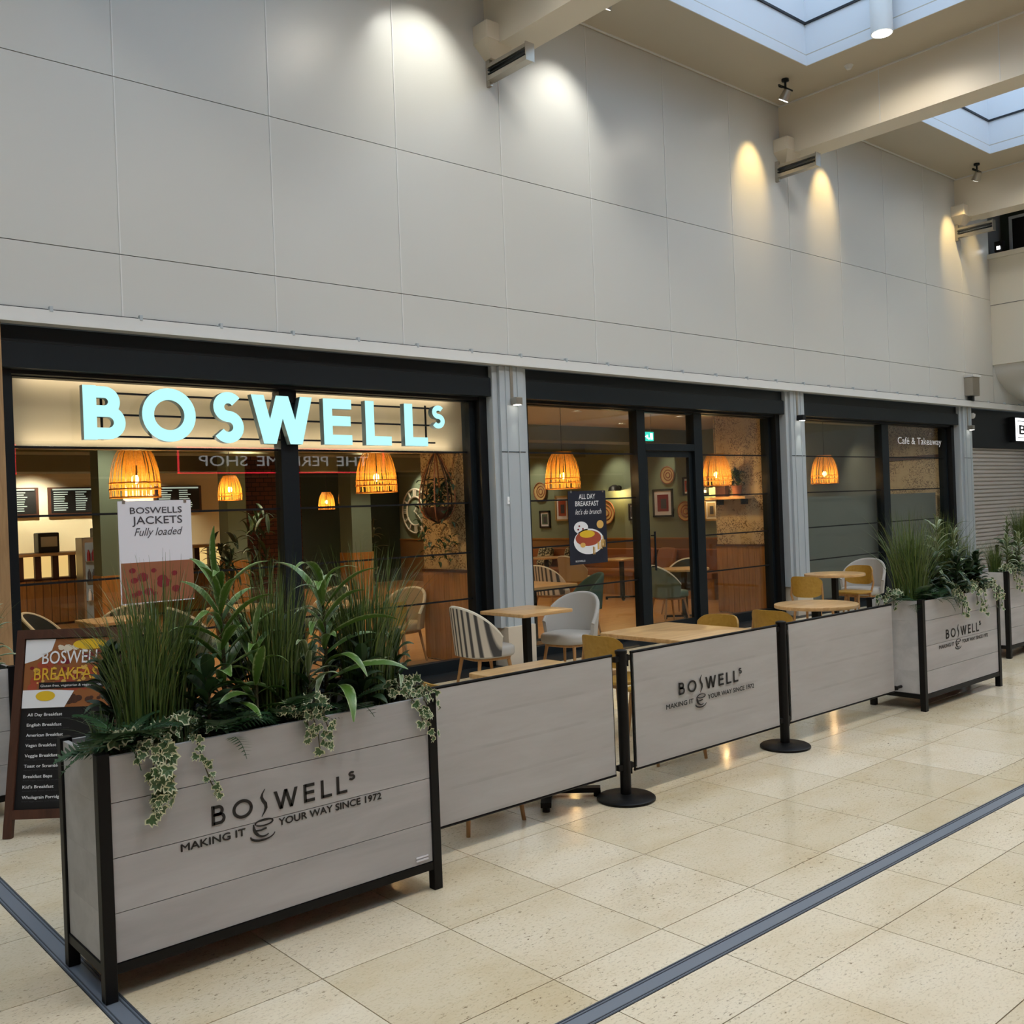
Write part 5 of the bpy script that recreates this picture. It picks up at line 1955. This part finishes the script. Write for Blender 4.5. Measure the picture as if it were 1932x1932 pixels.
fern((7.55, 3.80, ZS2 + .02), 'fern at the left corner of the second planter', 51, 12, 1.0, GP2, parts=False)
fern((7.78, 3.78, ZS2 + .02), 'fern at the front left of the second planter', 52, 12, 1.0, GP2, parts=False)
fern((8.05, 3.82, ZS2 + .02), 'fern at the front middle of the second planter', 53, 12, 1.0, GP2, parts=False)
for x, y, lab, sd in ((7.66, 3.84, 'before the left grass', 1), (7.92, 3.86, 'between the left grass and the pale plants', 2), (8.22, 3.80, 'before the pale plants', 3), (8.50, 3.95, 'behind the right ivy', 4), (8.68, 3.84, 'at the right end', 5)):
    broad_plant((x, y, ZS2), 'dense dark filler shrub %s in the second planter' % lab, 230 + sd, .30, 56, DARK + (PALE if sd in (2, 3, 4) else []), 1.15, 0, GP2, False)
vin = lambda: [[(0, 0, 0), (0, -.07, .02), (.02, -.085, -.08), (.01, -.08, -.18)], [(-.05, 0, 0), (-.06, -.07, .01), (-.05, -.085, -.1)], [(.05, 0, 0), (.07, -.075, 0), (.09, -.085, -.12), (.08, -.08, -.2)], [(0, 0, 0), (-.1, -.05, .03), (-.16, -.08, 0)]]
ivy((8.05, 3.77, ZS2 + .06), 'variegated ivy hanging at the left of the logo on the second planter', 61, vin(), 1.1, GP2, False, 60)
ivy((8.40, 3.77, ZS2 + .06), 'variegated ivy hanging right of the logo on the second planter', 62, vin(), 1.1, GP2, False, 60)
ivy((8.74, 3.78, ZS2 + .06), 'variegated ivy spilling over the right corner of the second planter', 63, vin(), 1.0, GP2, False, 50)
ivy((7.48, 3.95, ZS2 + .06), 'variegated ivy spilling over the left end of the second planter', 64, [[(0, 0, 0), (-.08, -.02, .02), (-.1, -.03, -.08)], [(0, .06, 0), (-.09, .05, .02), (-.1, .06, -.1)], [(0, 0.1, 0), (-.09, .12, .02), (-.1, .12, -.06)]], 1.0, GP2, False, 30)
# other planters
for (x, y, lab, k) in ((10.5, 4.45, 'third', 3), (10.95, 4.45, 'third', 4), (15.62, 6.2, 'fourth', 5), (15.62, 5.6, 'fourth', 6), (1.05, 6.60, 'left edge', 7), (1.42, 6.60, 'left edge', 8)):
    sd = 'left' if k % 2 else 'right'
    grass((x, y, .825), 'grass plant in the %s planter, %s one' % (lab, sd), k, {'third': .5, 'fourth': .9}.get(lab, .7), k, 'plants in the outer planters')
for (x, y, lab, k) in ((10.6, 4.36, 'third', 71), (10.9, 4.36, 'third', 72), (15.6, 6.4, 'fourth', 73), (15.6, 5.9, 'fourth', 74), (1.48, 6.50, 'left edge', 75), (1.2, 6.5, 'left edge', 76)):
    sd = 'left' if k % 2 else 'right'
    broad_plant((x, y, .825), 'bushy leaf plant in the %s planter, %s one' % (lab, sd), k, .36, 34, PALE + DARK, 1.0, 0, 'plants in the outer planters', False)
    fern((x - .1, y - .04, .84), 'fern in the %s planter, %s one' % (lab, sd), k + 30, 12, .9, 'plants in the outer planters', parts=False)
ivy((10.42, 4.29, .88), 'variegated ivy hanging from the left end of the third planter', 81, vin(), 1.0, 'plants in the outer planters', False, 40)
ivy((10.8, 4.29, .88), 'variegated ivy hanging from the front of the third planter', 82, vin(), 1.0, 'plants in the outer planters', False, 40)


# ================================================================== BARRIERS
def post(x, label):
    p_ = thing('barrier_post', label, 'post', (x, 3.90, 0), 0, 'black barrier posts')
    MB().lathe([(.165, 0), (.17, .004), (.17, .014), (.16, .022), (.06, .026), (.04, .034), (0, .034)], 36).build('base_plate', 'black_metal', p_, True)
    MB().tube((0, 0, .03), (0, 0, .85), .032, n=20).build('tube', 'black_metal', p_, True)
    MB().lathe([(.036, .845), (.036, .862), (.02, .868), (0, .868)], 20).build('cap', 'black_metal', p_, True)
    for z in (.19, .815):
        MB().bx(-.062, .062, -.012, .012, z - .016, z + .016).build('clip', 'black_metal', p_)
        MB().tube((.05, 0, z - .05), (.05, 0, z + .02), .008, n=8).build('hook', 'black_metal', p_)


post(4.185, 'black barrier post on a round base between the plain and the logo barrier')
post(5.795, 'black barrier post on a round base right of the logo barrier')


def barrier(x0, x1, label, lg=None):
    b_ = thing('cafe_barrier', label, 'barrier', (x0, 3.90, 0), 0, 'cloth cafe barriers')
    w = x1 - x0
    cl = MB()
    cl.grid(lambda u, v: (.012 + (w - .024) * u, -.011 + .0012 * math.sin(u * 9) * math.sin(v * 3), .165 + .67 * v), 24, 10)
    n_ = len(cl.v)
    cl.grid(lambda u, v: (.012 + (w - .024) * u, .011, .165 + .67 * v), 24, 10)
    cl.f = [q if max(q) < n_ else q[::-1] for q in cl.f]
    cl.build('cloth', 'banner_cloth', b_, True)
    for nm, z in (('top_rail', .842), ('bottom_rail', .156)):
        MB().tube((0, 0, z), (w, 0, z), .008, n=8).build(nm, 'black_metal', b_, True)
    for x in (.004, w - .004):
        MB().tube((x, 0, .15), (x, 0, .845), .006, n=8).build('end_rod', 'black_metal', b_, True)
    if lg:
        logo(b_, lg - x0, -.0165, .53)
    return b_


barrier(2.655, 4.105, 'plain pale barrier between the nearest planter and the first post')
barrier(4.265, 5.735, 'pale barrier printed with the cafe logo between the two posts', 4.67)
barrier(5.855, 7.30, 'plain pale barrier between the second post and the second planter')
o = thing('barrier_clip', 'black clip joining the right barrier to the second planter', 'clip', (7.33, 3.9, .18))
MB().tube((-.04, 0, 0), (.085, 0, 0), .012).build('pin', 'black_metal', o, True)
MB().lathe([(0, -.02), (.024, -.012), (.024, .012), (0, .02)], 14, (-.01, 0, 0)).build('knob', 'black_metal', o, True)

o = thing('cable_tie', 'short white strap end at the top left corner of the plain first barrier', 'strap', (2.66, 3.9, .852))
MB().path([(-.03, 0, .0), (.0, 0, .0), (.03, 0, .006), (.02, 0, .03), (-.03, 0, .05)], .006, 6).build('strap', 'paper_white', o, True)
MB().bx(-.035, -.015, -.008, .008, -.006, .006).build('buckle', 'paper_white', o)

# ================================================================== BREAKFAST BOARD
ab = thing('pavement_board', 'brown framed breakfast menu board leaning behind the nearest planter', 'menu board', (1.385, 5.94, 0), -YAW)
TH = math.atan2(.25, 1.1)
fp = MB().bx(.0, .045, -.015, .02, .0, 1.14).bx(.555, .60, -.015, .02, 0, 1.14).bx(.045, .555, -.015, .02, 1.09, 1.14).bx(.045, .555, -.015, .02, .10, .15).build('front_frame', 'dark_wood', ab)
fp.rotation_euler = (-TH, 0, 0)
pn = MB().bx(.045, .555, .0, .012, .15, 1.09).build('poster_panel', 'paper_black', fp)
MB().bx(.05, .55, -.0025, 0, .70, 1.085).build('header_photo', 'leather_tan', pn)
rr_ = random.Random(21)
bb = MB()
for k in range(40):
    x, z_ = rr_.uniform(.09, .51), rr_.uniform(.80, .95)
    fan(bb, x, z_, rr_.uniform(.01, .035), -.0028 - .00002 * k)
bb.build('header_bacon', 'bacon', pn)['kind'] = 'stuff'
for nm, m_, n_, r0, r1, z0, z1 in (('header_beans', 'fries', 26, .006, .016, .80, .96), ('header_tomato', 'berry', 16, .008, .022, .84, 1.07), ('header_mushroom', 'dark_wood', 18, .01, .03, .70, .80), ('header_toast', 'cream', 14, .01, .03, 1.0, 1.08)):
    bb = MB()
    for k in range(n_):
        fan(bb, rr_.uniform(.24 if z0 > .98 or z0 < .72 else .09, .51), rr_.uniform(z0 + .03, z1 - .03), rr_.uniform(r0, r1), -.0034 - .00002 * k, 9)
    bb.build(nm, m_, pn)['kind'] = 'stuff'
MB().add([(.05, -.004, 1.085), (.05, -.004, .95), (.12, -.004, .97), (.2, -.004, 1.02), (.22, -.004, 1.085)], [(0, 1, 2, 3, 4)]).build('header_napkin', 'print_white', pn)
MB().add([(.05, -.004, .70), (.05, -.004, .80), (.2, -.004, .80), (.34, -.004, .79), (.29, -.004, .70)], [(0, 4, 3, 2, 1)]).build('header_plate', 'print_white', pn)
disc(.18, .765, .055, .028, 'egg_yellow', pn, 'header_egg', -.0055)
disc(.42, 1.05, .10, .03, 'egg_yellow', pn, 'header_crumpet', -.0045)
MB().bx(.14, .53, -.005, -.0026, .805, .84).build('header_strip', 'paper_black', pn)
put_text('lettering', 'BOSWELLS', .15, -.006, .945, .37, .075, 'print_white', pn, bold=.006)
put_text('lettering', 'BREAKFAST', .11, -.006, .855, .41, .07, 'print_gold', pn, bold=.006)
put_text('lettering', 'Gluten free, vegetarian & vegan options', .15, -.006, .815, .36, .014, 'print_white', pn)
items = ['All Day Breakfast', 'English Breakfast', 'American Breakfast', 'Vegan Breakfast', 'Veggie Breakfast', 'Toast or Scrambled Eggs', 'Breakfast Baps', "Kid's Breakfast", 'Wholegrain Porridge']
for k, s in enumerate(items):
    z_ = .655 - k * .056
    put_text('lettering', s, .085, -.001, z_, .0115 * len(s), .017, 'print_white', pn, bold=.012)
    put_text('lettering', 'served with toast and a hot drink' if k % 2 else 'fresh eggs, beans and mushrooms', .085, -.001, z_ - .017, .24, .008, 'print_grey', pn)
rf = MB().bx(.03, .07, 0, .03, 0, 1.10).bx(.53, .57, 0, .03, 0, 1.10).bx(.07, .53, 0, .03, .12, .16).build('rear_frame', 'dark_wood', ab)
rf.location = (0, .50, 0)
rf.rotation_euler = (math.atan2(.23, 1.1), 0, 0)
